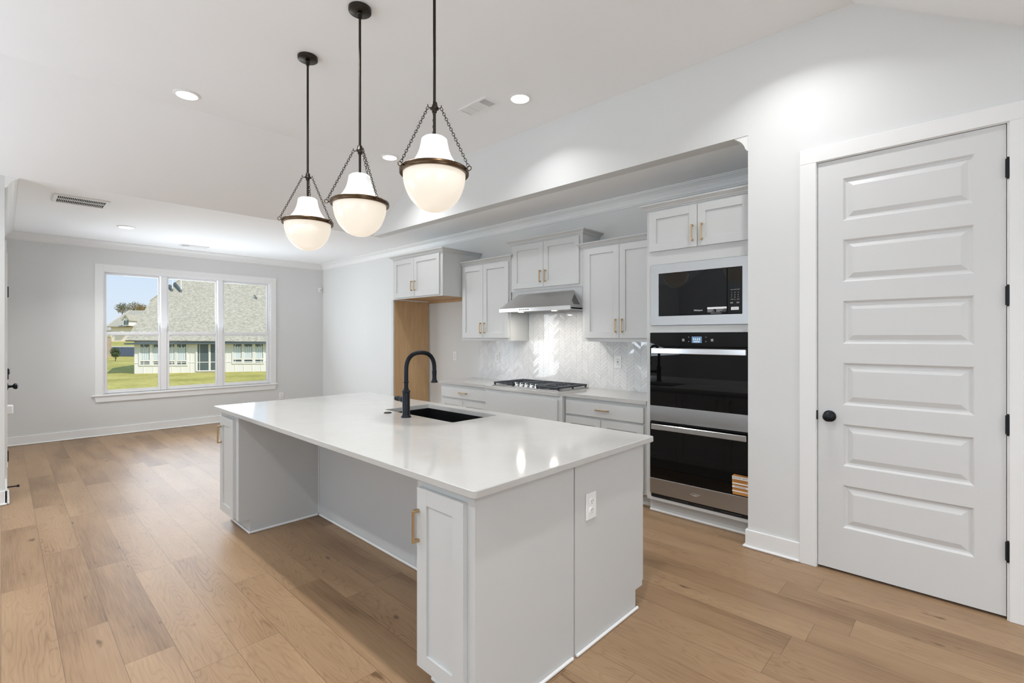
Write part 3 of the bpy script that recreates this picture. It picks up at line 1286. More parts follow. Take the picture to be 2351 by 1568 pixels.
for i in range(5):
    MB().cyl((-3.365 + i * .028, yf - .004, 1.666), .0055, -.003, .001, 10, 'Y').build('button', DARK, t)
hl = bpy.data.lights.new('hood_lamp', 'AREA')
hl.shape = 'DISK'
hl.size = .06
hl.energy = 2.2
hl.color = (1, .95, .86)
for xx in (-3.42, -2.98):
    o = bpy.data.objects.new('hood_lamp', hl)
    o.location = (xx + 3.2, yf + .075 - YU, -.004)
    o.parent = t
    COL.objects.link(o)

# ------------------------------------------------------------------ gas cooktop
t = thing('gas_cooktop', 'gas cooktop with black iron grates and five steel knobs', 'cooktop', (-3.28, 3.85, .872))
x0, x1, y0, y1 = -3.735, -2.835, 3.600, 4.10
m = MB()
m.box(x0, x1, y0, y1, .872, .880, .003)
m.build('tray', STEEL, t)
for gi in range(3):
    ga = x0 + .012 + gi * .2955
    gb = ga + .285
    g0 = y0 + .022 if gi != 1 else y0 + .125
    g1 = y1 - .015
    m = MB()
    zt0, zt1 = .897, .913
    m.box(ga, gb, g0, g0 + .014, zt0, zt1, .003)
    m.box(ga, gb, g1 - .014, g1, zt0, zt1, .003)
    m.box(ga, ga + .014, g0, g1, zt0, zt1, .003)
    m.box(gb - .014, gb, g0, g1, zt0, zt1, .003)
    nb = 9
    for i in range(1, nb):
        yy = g0 + (g1 - g0) * i / nb
        if i % 3 == 0:
            m.box(ga, gb, yy - .005, yy + .005, zt0, zt1, .002)
        else:
            m.box(ga, ga + .09, yy - .005, yy + .005, zt0, zt1, .002)
            m.box(gb - .09, gb, yy - .005, yy + .005, zt0, zt1, .002)
    cxm = (ga + gb) / 2
    m.box(cxm - .005, cxm + .005, g0, g1, zt0, zt1, .002)
    for px in (ga + .004, gb - .018):
        for py in (g0 + .002, g1 - .016, (g0 + g1) / 2):
            m.box(px, px + .014, py, py + .014, .880, zt0 + .002)
    m.build('grate', IRON, t)
for bx, by, br in ((-3.58, 3.74, .036), (-3.58, 3.97, .045), (-3.285, 3.93, .058), (-2.99, 3.74, .045), (-2.99, 3.97, .036)):
    m = MB()
    m.lathe([(br + .01, .880), (br + .012, .886), (br, .890), (br * .95, .896), (0, .897)], (bx, by, 0), 24)
    m.build('burner', IRON, t)
for i in range(5):
    kx = -3.42 + i * .068
    m = MB()
    m.lathe([(.025, .880), (.026, .884), (.021, .886), (.019, .906), (.016, .909), (0, .909)], (kx, y0 + .055, 0), 20)
    m.box(kx - .005, kx + .005, y0 + .034, y0 + .076, .906, .922, .002)
    m.build('knob', CHROME, t)

# ------------------------------------------------------------------ oven tower
TXA, TXB = -1.900, -1.098
t = thing('oven_tower_cabinet', 'tall grey cabinet housing the microwave and double oven', 'cabinet', (-1.5, YT, 0))
m = MB()
m.box(TXA, -1.866, YT, YK - .001, .105, 2.395)
m.box(-1.118, TXB, YT, YK - .001, .105, 2.395)
m.box(-1.866, -1.118, YT, YK - .001, 1.956, 2.395)
m.box(-1.866, -1.118, YT, YK - .001, 1.424, 1.478)
m.box(-1.866, -1.118, YT, YK - .001, .105, .130)
m.box(-1.866, -1.118, YK - .03, YK - .001, .130, 1.956)
m.build('carcass', CAB, t)
MB().box(TXA, TXB, YT + .055, YK - .03, 0, .105).build('toe_kick', CAB, t)
MB().box(TXA, TXB, YT + .040, YT + .055, 0, .018, .005).build('shoe_moulding', TRIM, t)
for a, b2, hx in ((-1.873, -1.4885, -1.520), (-1.4845, -1.110, -1.450)):
    d = shaker(MB(), a, b2, 2.060, 2.372, YT - .020).build('door', CAB, t)
    handle(d, hx, YT - .020, 2.162, .122)
cab_crown(t, TXA, TXB, YT, YK - .09, 2.385, False, True)

# microwave
t = thing('microwave', 'built-in microwave with black glass door and steel trim frame', 'microwave', (-1.49, YT, 1.478))
x0, x1, z0, z1 = -1.862, -1.122, 1.479, 1.954
gx0, gx1, gz0, gz1 = -1.795, -1.172, 1.551, 1.883
m = MB()
rg = [(x0, x1, z0, z1, YT + .001), (x0, x1, z0, z1, YT - .010), (x0 + .002, x1 - .002, z0 + .002, z1 - .002, YT - .012), (gx0, gx1, gz0, gz1, YT - .012), (gx0, gx1, gz0, gz1, YT + .001)]
m.add([q for a, b2, za, zb, y in rg for q in ((a, y, za), (b2, y, za), (b2, y, zb), (a, y, zb))],
      [(r * 4 + k, r * 4 + (k + 1) % 4, ((r + 1) % 5) * 4 + (k + 1) % 4, ((r + 1) % 5) * 4 + k) for r in range(5) for k in range(4)])
m.build('trim_frame', STEEL, t)
MB().box(gx0 + .002, gx1 - .002, YT + .008, YK - .06, gz0 + .002, gz1 - .002).build('body', DARK, t)
dr = MB().box(gx0 + .004, -1.276, YT - .014, YT + .008, gz0 + .003, gz1 - .004, .0015).build('door', BGLASS, t)
cp = MB().box(-1.273, gx1 - .003, YT - .014, YT + .008, gz0 + .003, gz1 - .004, .0015).build('control_panel', BGLASS, t)
yq = YT - .0143
text_part('Whirlpool', .0155, WHITEINK, dr, (-1.482, yq, 1.586), 'logo')
m = MB()
m.box(-1.414, -1.277, yq - .0004, yq + .0002, 1.592, 1.606)
m.cur = 1
for i, (a, b2) in enumerate(((-1.413, -1.366), (-1.413, -1.372), (-1.413, -1.363), (-1.413, -1.380), (-1.413, -1.36))):
    m.box(a, b2, yq - .0003, yq + .0002, 1.5875 - i * .0045, 1.5895 - i * .0045)
for i, (a, b2) in enumerate(((-1.350, -1.30), (-1.350, -1.280), (-1.350, -1.31), (-1.350, -1.282), (-1.350, -1.325))):
    m.box(a, b2, yq - .0003, yq + .0002, 1.5875 - i * .0045, 1.5895 - i * .0045)
m.box(-1.39, -1.312, yq - .0003, yq + .0002, 1.5605, 1.5630)
m.build('notice_label', [WHITEINK, INK], dr, label='white printed notice')
m = MB()
m.box(-1.247, -1.195, yq - .0004, yq + .0002, 1.580, 1.601)
m.cur = 1
for i in range(2):
    m.box(-1.242, -1.200, yq - .0006, yq - .0003, 1.585 + i * .007, 1.587 + i * .007)
m.build('small_label', [WHITEINK, INK], cp, label='small white label')
keys = ['1', '2', '3', '4', '5', '6', '7', '8', '9']
for i, kx in enumerate(keys):
    text_part(kx, .011, INK, cp, (-1.243 + (i % 3) * .022, yq, 1.702 - (i // 3) * .0165), 'key')
text_part('0', .011, INK, cp, (-1.221, yq, 1.6525), 'key')
for a, z in ((-1.250, 1.722), (-1.228, 1.722), (-1.207, 1.722), (-1.249, 1.653), (-1.208, 1.653), (-1.252, 1.632), (-1.210, 1.632), (-1.252, 1.627), (-1.210, 1.627)):
    MB().box(a, a + .018, yq - .0003, yq + .0002, z, z + .0025).build('key_caption', INK, cp)

# double wall oven
t = thing('double_wall_oven', 'black glass double wall oven with steel bar handles, clock reading 11:11', 'oven', (-1.49, YT, .13))
x0, x1 = -1.864, -1.120
ys = YT - .020
MB().box(x0 + .004, x1 - .004, YT + .002, YK - .06, .131, 1.422).build('body', DARK, t)
cp = MB().box(x0, x1, ys, YT + .002, 1.318, 1.4225, .002).build('control_panel', BGLASS, t)
scr = MB().box(-1.527, -1.452, ys - .0006, ys + .0005, 1.346, 1.393).build('display', SCREEN, cp)
text_part('11:11', .026, DIGIT, scr, (-1.490, ys - .0010, 1.372), 'clock_digits')
m = MB()
m.box(-1.513, -1.467, ys - .0010, ys - .0004, 1.3535, 1.3565)
m.build('underline', DIGIT, scr)
for a in (-1.601, -1.386):
    m = MB()
    for i in range(4):
        m.box(a, a + .018, ys - .0004, ys + .0003, 1.358 + i * .005, 1.361 + i * .005)
    m.build('touch_key', INK, cp)
for a, z in ((-1.553, 1.386), (-1.553, 1.354), (-1.425, 1.386), (-1.425, 1.354)):
    MB().box(a, a + .006, ys - .0004, ys + .0003, z, z + .005).build('touch_dot', INK, cp)


def oven_door(zb, zg, zt):
    d = MB().box(x0, x1, ys, YT + .002, zg, zt, .002).build('oven_door', BGLASS, t)
    MB().box(x0, x1, ys - .001, YT + .002, zb, zg - .0005, .001).build('steel_band', STEEL, d)
    h = MB()
    zc = zt - .032
    h.box(-1.828, -1.130, ys - .052, ys - .036, zc - .0205, zc + .0205, .003)
    hb = h.build('handle', CHROME, d)
    for px in (-1.800, -1.158):
        MB().box(px - .012, px + .012, ys - .037, ys + .001, zc - .014, zc + .014, .002).build('handle_post', BLACKM, hb)
    return d


oven_door(.733, .852, 1.3155)
dd = oven_door(.164, .284, .728)
# maker's mark on the lower steel band
tm = text_part('Whirlpool', .013, INK, dd.children[0], (-1.492, ys - .0015, .228), 'logo')
m = MB()
m.tube([(-1.505 + .030 * math.cos(a), ys - .0015, .224 + .009 * math.sin(a)) for a in [PI * (1.0 + .95 * i / 14) for i in range(15)]], .0008, 6)
m.build('logo_swoosh', CHROME, dd.children[0])
m = MB()
m.box(x0 + .01, x1 - .01, YT - .004, YT + .004, .1305, .163)
m.cur = 1
for i in range(3):
    m.box(-1.70 + i * .19, -1.56 + i * .19, YT - .008, YT - .003, .143, .149)
m.build('vent_strip', [DARK, SLOT], t)
# promotional sticker on the lower oven glass
st = MB()
sx0, sx1, sz0, sz1 = -1.238, -1.130, .292, .432
yy = ys - .0006
st.prism([(sx0 + .004, sz0), (sx1, sz0), (sx1, sz1 - .008), (sx1 - .006, sz1 - .002), (sx0 + .014, sz1), (sx0, sz1 - .013)], 'Y', yy, yy + .0005)
stk = st.build('sticker', paint('sticker_orange', (0.55, 0.26, 0.07), .5, .15), dd, label='orange and white printed sticker')
m = MB()
for za, zb in ((.398, .418), (.365, .373), (.340, .352), (.312, .320)):
    m.box(sx0 + .001, sx1 - .001, yy - .0004, yy, za, zb)
m.build('white_stripe', WHITEINK, stk)
text_part('REGISTER NOW', .0135, DARKINK, stk, ((sx0 + sx1) / 2, yy - .0008, .408), 'lettering')
text_part('FOR YOUR SERVICE', .0085, DARKINK, stk, ((sx0 + sx1) / 2, yy - .0008, .346), 'lettering')
m = MB()
for i, (a, b2, z) in enumerate(((.012, .10, .389), (.012, .09, .380), (.02, .10, .358), (.01, .095, .331), (.03, .10, .424))):
    m.box(sx0 + a, sx0 + b2, yy - .0004, yy, z, z + .004)
m.build('fine_print', BROWNINK, stk)

# ------------------------------------------------------------------ island
ZC0, ZC1 = .843, .872
IX0, IX1, IY0, IY1 = -4.143, -1.220, 1.097, 2.360
SX0, SX1, SY0, SY1 = -3.055, -2.295, 1.885, 2.267


def rrect(x0, x1, y0, y1, r, n=5):
    P = []
    for cx, cy, a0 in ((x1 - r, y1 - r, 0), (x0 + r, y1 - r, 1), (x0 + r, y0 + r, 2), (x1 - r, y0 + r, 3)):
        for i in range(n + 1):
            a = PI / 2 * (a0 + i / n)
            P.append((cx + r * math.cos(a), cy + r * math.sin(a)))
    return P


def slab_with_hole():
    mb = MB()
    e = .003
    R = [(rrect(IX0 + e, IX1 - e, IY0 + e, IY1 - e, .012), ZC0), (rrect(IX0, IX1, IY0, IY1, .014), ZC0 + e),
         (rrect(IX0, IX1, IY0, IY1, .014), ZC1 - e), (rrect(IX0 + e, IX1 - e, IY0 + e, IY1 - e, .012), ZC1),
         (rrect(SX0, SX1, SY0, SY1, .012), ZC1), (rrect(SX0, SX1, SY0, SY1, .012), ZC0)]
    n = len(R[0][0])
    P = [(p[0], p[1], z) for ring, z in R for p in ring]
    F = []
    for j in range(len(R)):
        k = (j + 1) % len(R)
        for i in range(n):
            F.append((j * n + i, j * n + (i + 1) % n, k * n + (i + 1) % n, k * n + i))
    mb.add(P, F)
    return mb


tag(slab_with_hole().build('island_countertop', QUARTZ, None, (-2.68, 1.73, ZC0)), 'large white quartz slab topping the kitchen island', 'countertop')

# end cabinets on the seating side
def end_cabinet(label, x0, x1, door, hx, panel_side):
    t = thing('island_end_cabinet', label, 'cabinet', ((x0 + x1) / 2, 1.135, 0), 'narrow cabinets on the seating side of the island')
    yf, yb = 1.137, 1.7115
    m = MB()
    m.prism([(yf, .100), (yf, ZC0 - .001), (yb, ZC0 - .001), (yb, 0), (yf + .075, 0), (yf + .075, .100)], 'X', x0, x1)
    m.build('carcass', CAB, t)
    d = shaker(MB(), door[0], door[1], .112, .806, yf - .020).build('door', CAB, t)
    handle(d, hx[0], yf - .020, hx[1], .128)
    s = MB()
    s.box(x0 - .001, x1, yf + .062, yf + .075, 0, .016, .005)
    if panel_side > 0:
        s.box(x1, x1 + .013, yf + .062, 1.699, 0, .016, .005)
    if x1 < -3:   # mouldings lining the back of the knee space
        s.box(-3.702, -1.602, 1.699, 1.7115, 0, .016, .005)
        s.box(-3.7155, -3.711, 1.704, 1.7115, .016, .842)
    s.build('shoe_moulding', TRIM, t)
    return t


end_cabinet('narrow island cabinet at the end by the dining window, in shade', -4.100, -3.716, (-4.060, -3.772), (-4.022, .675), 1)
c2 = end_cabinet('narrow island cabinet at the end facing the pantry door', -1.600, -1.262, (-1.578, -1.303), (-1.566, .661), 1)

# sink run of the island
t = thing('island_sink_cabinet', 'wide grey island cabinet block that carries the black sink', 'cabinet', (-2.68, 2.0, 0))
MB().box(-4.080, -1.281, 1.7125, 1.7285, 0, ZC0 - .001).build('back_panel', CAB, t)
m = MB()
for xa, xb in ((-4.100, -4.080), (-1.2805, -1.2605)):
    m = MB()
    m.prism([(1.7175, 0), (1.7175, ZC0 - .001), (2.305, ZC0 - .001), (2.305, .098), (2.236, .098), (2.236, 0)], 'X', xa, xb)
    m.build('end_panel', CAB, t)
m = MB()
m.box(-4.0795, -1.281, 2.285, 2.303, .098, ZC0 - .001)
m.box(-4.0795, -1.281, 1.7295, 2.285, .098, .116)
m.build('carcass', CAB, t)
MB().box(-4.08, -1.281, 2.220, 2.236, 0, .098).build('toe_kick', CAB, t)
nd = 6
for i in range(nd):
    a = -4.095 + i * (2.83 / nd)
    d = shaker(MB(), a + .002, a + 2.83 / nd - .002, .115, .815, 2.327, s=-1).build('door', CAB, t)
    handle(d, a + (.06 if i % 2 else 2.83 / nd - .06), 2.327, .72, .128, True, 1)
s = MB()
s.box(-1.2600, -1.247, 1.7175, 2.249, 0, .016, .005)
s.build('shoe_moulding', TRIM, t)

# sink, faucet, air switch
t = thing('kitchen_sink', 'black undermount basin set in the island top', 'sink', (-2.68, 2.07, .66))
m = MB()
wt = .012
zb = .655
m.box(SX0 - wt, SX1 + wt, SY0 - wt, SY1 + wt, zb - wt, zb)
m.box(SX0 - wt, SX0 - .001, SY0 - wt, SY1 + wt, zb, ZC0 - .001)
m.box(SX1 + .001, SX1 + wt, SY0 - wt, SY1 + wt, zb, ZC0 - .001)
m.box(SX0 - wt, SX1 + wt, SY0 - wt, SY0 - .001, zb, ZC0 - .001)
m.box(SX0 - wt, SX1 + wt, SY1 + .001, SY1 + wt, zb, ZC0 - .001)
m.build('basin', SINKM, t)
MB().lathe([(.0, zb + .004), (.040, zb + .004), (.044, zb), (.044, zb - .02)], (-2.68, 2.12, 0), 24).build('drain', BLACKM, t)

FX, FY = -2.664, 1.802
t = thing('kitchen_faucet', 'matte black gooseneck faucet standing beside the island sink', 'faucet', (FX, FY, ZC1))
m = MB()
m.lathe([(.0, ZC1), (.033, ZC1), (.033, ZC1 + .006), (.027, ZC1 + .014), (.0245, ZC1 + .02), (.0245, 1.032), (.028, 1.036), (.028, 1.042), (.021, 1.048), (.0165, 1.058), (.0135, 1.066), (0, 1.066)], (FX, FY, 0), 32)
m.build('body', BLACKM, t)
pts = [(FX, FY, 1.06), (FX, FY, 1.09), (FX, FY, 1.13), (FX, FY, 1.170)]
rx, rz, cz = .113, .115, 1.172
for i in range(1, 20):
    a = PI - PI * i / 20
    ca, sa = math.cos(a), math.sin(a)
    e = .82
    pts.append((FX, FY + rx + rx * math.copysign(abs(ca) ** e, ca), cz + rz * abs(sa) ** e))
pts.append((FX, FY + 2 * rx, cz))
pts.append((FX, FY + 2 * rx, cz - .015))
m = MB()
m.tube(pts, .0145, 16)
m.lathe([(.0148, 1.094), (.0178, 1.097), (.0178, 1.101), (.0148, 1.104)], (FX, FY, 0), 24)
m.build('spout', BLACKM, t)
m = MB()
m.lathe([(.0, 1.160), (.0165, 1.160), (.0175, 1.155), (.0155, 1.150), (.0150, 1.115), (.0175, 1.098), (.024, 1.088), (.025, 1.082), (.020, 1.080), (0, 1.080)], (FX, FY + 2 * rx, 0), 24)
m.build('spray_head', BLACKM, t)
m = MB()
m.lathe([(.0, -.020), (.020, -.020), (.021, -.040), (.016, -.060), (.0135, -.075), (.017, -.080), (.017, -.086), (.013, -.092), (.016, -.104), (.015, -.116), (.009, -.122), (0, -.123)], (FX, FY, .985), 24, 'X')
m.build('lever_handle', BLACKM, t)
m = MB()
m.lathe([(.0, ZC1 + .006), (.020, ZC1 + .006), (.026, ZC1 + .003), (.027, ZC1)], (-2.905, 1.817, 0), 24)
tag(m.build('air_switch', BRONZE, None, (-2.905, 1.817, ZC1)), 'small round bronze button on the island top near the faucet', 'switch')


# ------------------------------------------------------------------ outlets and sensor
def outlet(label, loc, axis, w=.075, h=.118, gfci=False):
    t = thing('wall_outlet', label, 'outlet', loc)
    x, y, z = loc
    if axis == 'Y-':
        fr = lambda a, b, d0, d1, u, v, bev=0: (x + a, x + b, y - d1, y - d0, z + u, z + v, bev)
        cyl = 'Y'
    else:
        fr = lambda a, b, d0, d1, u, v, bev=0: (x + d0, x + d1, y + a, y + b, z + u, z + v, bev)
        cyl = 'X'
    MB().box(*fr(-w / 2, w / 2, 0, .006, -h / 2, h / 2, .002)).build('cover_plate', PLASTIC, t)
    if gfci:
        r = MB().box(*fr(-.018, .018, .006, .009, -.034, .034, .002)).build('receptacle', PLASTIC, t)
        m = MB()
        m.box(*fr(-.008, .008, .009, .0098, -.007, -.002))
        m.box(*fr(-.008, .008, .009, .0098, .002, .007))
        for q in (-.024, .024):
            m.box(*fr(-.008, -.006, .009, .0096, q - .004, q + .004))
            m.box(*fr(.005, .0075, .009, .0096, q - .005, q + .005))
        m.build('slots', SLOT, r)
    else:
        for q in (-.020, .020):
            m = MB()
            s = .016
            if cyl == 'Y':
                m.lathe([(0, -.009), (s, -.009), (s + .001, -.006)], (x, y, z + q), 20, 'Y')
            else:
                m.lathe([(0, .009), (s, .009), (s + .001, .006)], (x, y, z + q), 20, 'X')
            r = m.build('receptacle', PLASTIC, t)
            m = MB()
            m.box(*fr(-.0075, -.0055, .009, .0096, q - .001, q + .007))
            m.box(*fr(.005, .0075, .009, .0096, q - .002, q + .008))
            m.box(*fr(-.002, .002, .009, .0096, q - .010, q - .006))
            m.build('slots', SLOT, r)
    MB().lathe([(0, -.0075 if cyl == 'Y' else .0075), (.003, -.007 if cyl == 'Y' else .007), (.0035, -.006 if cyl == 'Y' else .006)], (x, y, z), 10, cyl).build('screw', PLASTIC, t)
    return t


outlet('white outlet on the end panel of the island', (-1.2600, 1.834, .631), 'X+', .078, .118)
outlet('white outlet on the chevron tile beside the oven tower', (-2.520, YK - .009, 1.146), 'Y-', .078, .122, True)
outlet('white outlet on the chevron tile, left of the cooktop', (-4.190, YK - .009, 1.138), 'Y-', .078, .122)
outlet('white outlet on the bare wall inside the fridge space', (-5.00, YK, 1.137), 'Y-', .074, .115)
outlet('white outlet below and beside the big window', (XW, 3.395, .352), 'X+', .078, .118)
t = thing('motion_sensor', 'small white motion sensor high in the corner beyond the window', 'sensor', (XW, 4.085, 2.255))
MB().box(XW, XW + .03, 4.055, 4.115, 2.215, 2.300, .010).build('housing', PLASTIC, t)
MB().box(XW + .029, XW + .034, 4.068, 4.102, 2.232, 2.268, .004).build('lens', paint('sensor_lens', (.62, .62, .62), .3), t)

# ------------------------------------------------------------------ ceiling fittings
LAMP_W = {}


def downlight(label, x, y, z, power):
    t = thing('recessed_light', label, 'light', (x, y, z), 'round recessed ceiling lights')
    m = MB()
    m.lathe([(.078, z), (.092, z), (.094, z - .004), (.086, z - .010), (.074, z - .011), (.072, z - .006)], (x, y, 0), 40)
    m.build('trim_ring', PLASTIC, t)
    m = MB()
    m.lathe([(.0, z - .0095), (.055, z - .009), (.073, z - .006), (.073, z - .001)], (x, y, 0), 40)
    m.build('lens', LED, t)
    d = bpy.data.lights.new('recessed_lamp', 'AREA')
    d.shape = 'DISK'
    d.size = .085
    d.spread = math.radians(125)
    d.energy = power
    d.color = (.97, .98, .985)
    o = bpy.data.objects.new('recessed_lamp', d)
    o.location = (0, 0, -.014)
    o.parent = t
    COL.objects.link(o)
    return t


P = 13.0
downlight('recessed light on the high ceiling nearest the sloped side and left edge', -4.565, 1.020, ZT, P)
downlight('recessed light low behind the pendant globes, where slope meets high ceiling', -4.573, 2.885, ZT, P * .62)
downlight('recessed light on the high ceiling right beside the supply vent', -2.676, 2.900, ZT, P * .42)
downlight('recessed light at the very top edge above the pantry wall', -0.790, 2.900, ZT, P * .5)
downlight('recessed light on the lower dining ceiling between its two vents', -7.485, 1.045, ZH, 13.0)
# added lamps without fittings, out of view: the grid carried on, plus side fill
for lx, ly in ((-2.676, 1.020), (-0.790, 1.020), (-4.565, -0.86), (-2.676, -0.86), (-0.790, -0.86), (1.3, -0.86), (1.3, 0.9), (1.6, 2.4)):
    o = bpy.data.objects.new('recessed_lamp', bpy.data.lights['recessed_lamp'])
    o.location = (lx, ly, (ZT if lx < .3 else ZH) - .014)
    COL.objects.link(o)

# return grille
t = thing('return_grille', 'white return air grille with two rows of dark slots on the dining ceiling', 'vent', (-6.39, .535, ZH))
x0, x1, y0, y1 = -6.56, -6.205, .335, .745
m = MB()
b2 = .030
z = ZH
m.box(x0, x0 + b2, y0, y1, z - .012, z, .003)
m.box(x1 - b2, x1, y0, y1, z - .012, z, .003)
m.box(x0 + b2, x1 - b2, y0, y0 + b2, z - .012, z)
m.box(x0 + b2, x1 - b2, y1 - b2, y1, z - .012, z)
m.box((x0 + x1) / 2 - .008, (x0 + x1) / 2 + .008, y0 + b2, y1 - b2, z - .010, z)
m.build('frame', PLASTIC, t)
MB().box(x0 + b2, x1 - b2, y0 + b2, y1 - b2, z - .0015, z - .0005).build('backing', DARK, t)
m = MB()
nf = 27
for i in range(1, nf):
    yy = y0 + b2 + (y1 - y0 - 2 * b2) * i / nf
    m.box(x0 + b2, x1 - b2, yy - .0017, yy + .0017, z - .008, z - .006)
m.build('slat', PLASTIC, t)


def register(label, cx, cy, z, lx, ly, along, dark_end):
    """three-way supply register; slats run across the long side"""
    t = thing('supply_vent', label, 'vent', (cx, cy, z))
    L, S = (lx, ly) if along == 'X' else (ly, lx)

    def bx(mb, u0, u1, v0, v1, z0, z1, bev=0):
        if along == 'X':
            mb.box(cx + u0, cx + u1, cy + v0, cy + v1, z0, z1, bev)
        else:
            mb.box(cx + v0, cx + v1, cy + u0, cy + u1, z0, z1, bev)
    m = MB()
    r = .022
    bx(m, -L / 2, L / 2, -S / 2, -S / 2 + r, z - .008, z, .002)
    bx(m, -L / 2, L / 2, S / 2 - r, S / 2, z - .008, z, .002)
    bx(m, -L / 2, -L / 2 + r, -S / 2 + r, S / 2 - r, z - .008, z)
    bx(m, L / 2 - r, L / 2, -S / 2 + r, S / 2 - r, z - .008, z)
    for q in (-.17, .20):
        bx(m, L * q - .005, L * q + .005, -S / 2 + r, S / 2 - r, z - .008, z)
    m.build('frame', PLASTIC, t)
    m = MB()
    bx(m, -L / 2 + r, L / 2 - r, -S / 2 + r, S / 2 - r, z - .0012, z - .0004)
    m.build('backing', DARK, t)
    m = MB()
    u = -L / 2 + r + .004
    while u < L / 2 - r - .004:
        dark = (u > L * .20) if dark_end > 0 else (u < -L * .17)
        if dark:
            bx(m, u, u + .003, -S / 2 + r, S / 2 - r, z - .007, z - .001)
            u += .011
        else:
            bx(m, u, u + .0072, -S / 2 + r, S / 2 - r, z - .006, z - .003)
            u += .0084
    m.build('slat', PLASTIC, t)
    return t


register('white supply register on the high ceiling beside a recessed light', -3.03, 2.765, ZT, .34, .165, 'X', 1)
register('white supply register on the dining ceiling above the window wall', -8.36, 1.96, ZH, .15, .36, 'Y', -1)


# ------------------------------------------------------------------ pendants
def chain(mb, a, b):
    a, b = Vector(a), Vector(b)
    d = (b - a)
    L = d.length
    d.normalize()
    n = max(4, int(L / .0142))
    u = d.orthogonal().normalized()
    w = d.cross(u)
    for i in range(n):
        c = a + d * (L * (i + .5) / n)
        mb.torus(c, u if i % 2 else w, .0098, .0016, 10, 5, .62, d)


def pendant(label, x, y, zr, alpha):
    t = thing('pendant_light', label, 'pendant light', (x, y, ZT), 'opal glass pendants over the island')
    away = Vector((x, y, 0)).normalized()
    right = Vector((away.y, -away.x, 0))
    rot = math.atan2(right.y, right.x) + math.radians(alpha)
    C = (x, y, 0)
    m = MB()
    m.lathe([(0, ZT - .026), (.060, ZT - .026), (.065, ZT - .022), (.066, ZT - .003), (.062, ZT)], C, 36)
    m.lathe([(0, ZT - .060), (.011, ZT - .060), (.012, ZT - .040), (.018, ZT - .034), (.014, ZT - .026)], C, 16)
    m.build('canopy', BRONZE, t)
    m = MB()
    m.tube([(x, y, ZT - .05), (x, y, zr + .175)], .0072, 12)
    m.build('rod', BRONZE, t)
    zh = zr + .315
    m = MB()
    m.lathe([(.0074, zh + .028), (.013, zh + .026), (.017, zh + .006), (.022, zh), (.022, zh - .006), (.012, zh - .012), (.012, zh - .022), (.0074, zh - .024)], C, 24)
    for k in range(3):
        a = rot + 2 * PI * k / 3
        dx, dy = math.cos(a), math.sin(a)
        m.tube([(x + dx * r, y + dy * r, zh - .002 + q) for r, q in ((.018, 0), (.028, -.006), (.036, -.002), (.038, .008))], .0025, 6)
    m.build('hub', BRONZE, t)
    m = MB()
    bell = [(.146, zr + .004), (.138, zr + .012), (.118, zr + .030), (.098, zr + .054), (.082, zr + .082), (.072, zr + .110), (.066, zr + .138), (.064, zr + .152), (.062, zr + .160), (.052, zr + .168), (.030, zr + .173), (0, zr + .174)]
    m.lathe(bell, C, 48)
    m.build('bell_shade', OPAL_TOP, t)
    m = MB()
    R, H = .151, .192
    bowl = [(.149, zr + .003)] + [(R * math.cos(a) ** .92, zr - .012 - (H - .012) * math.sin(a) ** 1.02) for a in [PI / 2 * i / 18 for i in range(18)]] + [(0, zr - H)]
    m.lathe(bowl, C, 48)
    m.build('bowl_shade', OPAL_BOWL, t)
    m = MB()
    m.lathe([(.152, zr - .011), (.1655, zr - .012), (.168, zr - .009), (.168, zr + .009), (.1655, zr + .012), (.150, zr + .010), (.152, zr - .011)], C, 56)
    for k in range(3):
        a = rot + 2 * PI * k / 3
        dx, dy = math.cos(a), math.sin(a)
        m.tube([(x + dx * .160, y + dy * .160, zr), (x + dx * .176, y + dy * .176, zr)], .005, 8)
        m.torus((x + dx * .1855, y + dy * .1855, zr), (-dy, dx, 0), .0105, .0022, 16, 6, 1.0)
    m.build('band', BAND, t)
    for k in range(3):
        a = rot + 2 * PI * k / 3
        dx, dy = math.cos(a), math.sin(a)
        m = MB()
        chain(m, (x + dx * .036, y + dy * .036, zh - .006), (x + dx * .181, y + dy * .181, zr + .009))
        m.build('chain', BRONZE, t)
    return t


pendant('opal glass pendant farthest along the island, over the dining end', -3.345, 1.460, 2.180, -40)
pendant('opal glass pendant hanging in the middle of the row of three', -2.629, 1.457, 2.176, -60)
pendant('opal glass pendant nearest the pantry door, its canopy above the frame', -1.913, 1.457, 2.194, -28)

# ------------------------------------------------------------------ outside
def FW(px, D, z=None, py=None):
    """ground plan position at distance D along the view, for laying out the far view"""
    r = (px - 1175.5) / 1116.83
    s, c = math.sin(YAW), math.cos(YAW)
    x, y = D * (c * r - s), D * (s * r + c)
    if py is not None:
        z = 1.3936 - (py - 772.48) / 1116.83 * D
    return Vector((x, y, z if z is not None else 0))


GZ = -1.42
# lawn with a rise towards the far street
m = MB()
s, c = math.sin(YAW), math.cos(YAW)
rows = []
for D, z in ((11, -.9), (16, -1.3), (24, GZ), (40, GZ), (64, GZ), (86, -.50), (112, .62), (170, 1.6), (320, 2.0)):
    rows.append([(D * -s + q * c, D * c + q * s, z) for q in [(-2.2 + .2 * i) * max(D, 30) for i in range(20)]])
P, F = [], []
for r in rows:
    P += r
for i in range(len(rows) - 1):
    for k in range(19):
        F.append((i * 20 + k, i * 20 + k + 1, (i + 1) * 20 + k + 1, (i + 1) * 20 + k))
m.add(P, F)
lw = m.build('lawn', GRASS)
lw['kind'] = 'structure'
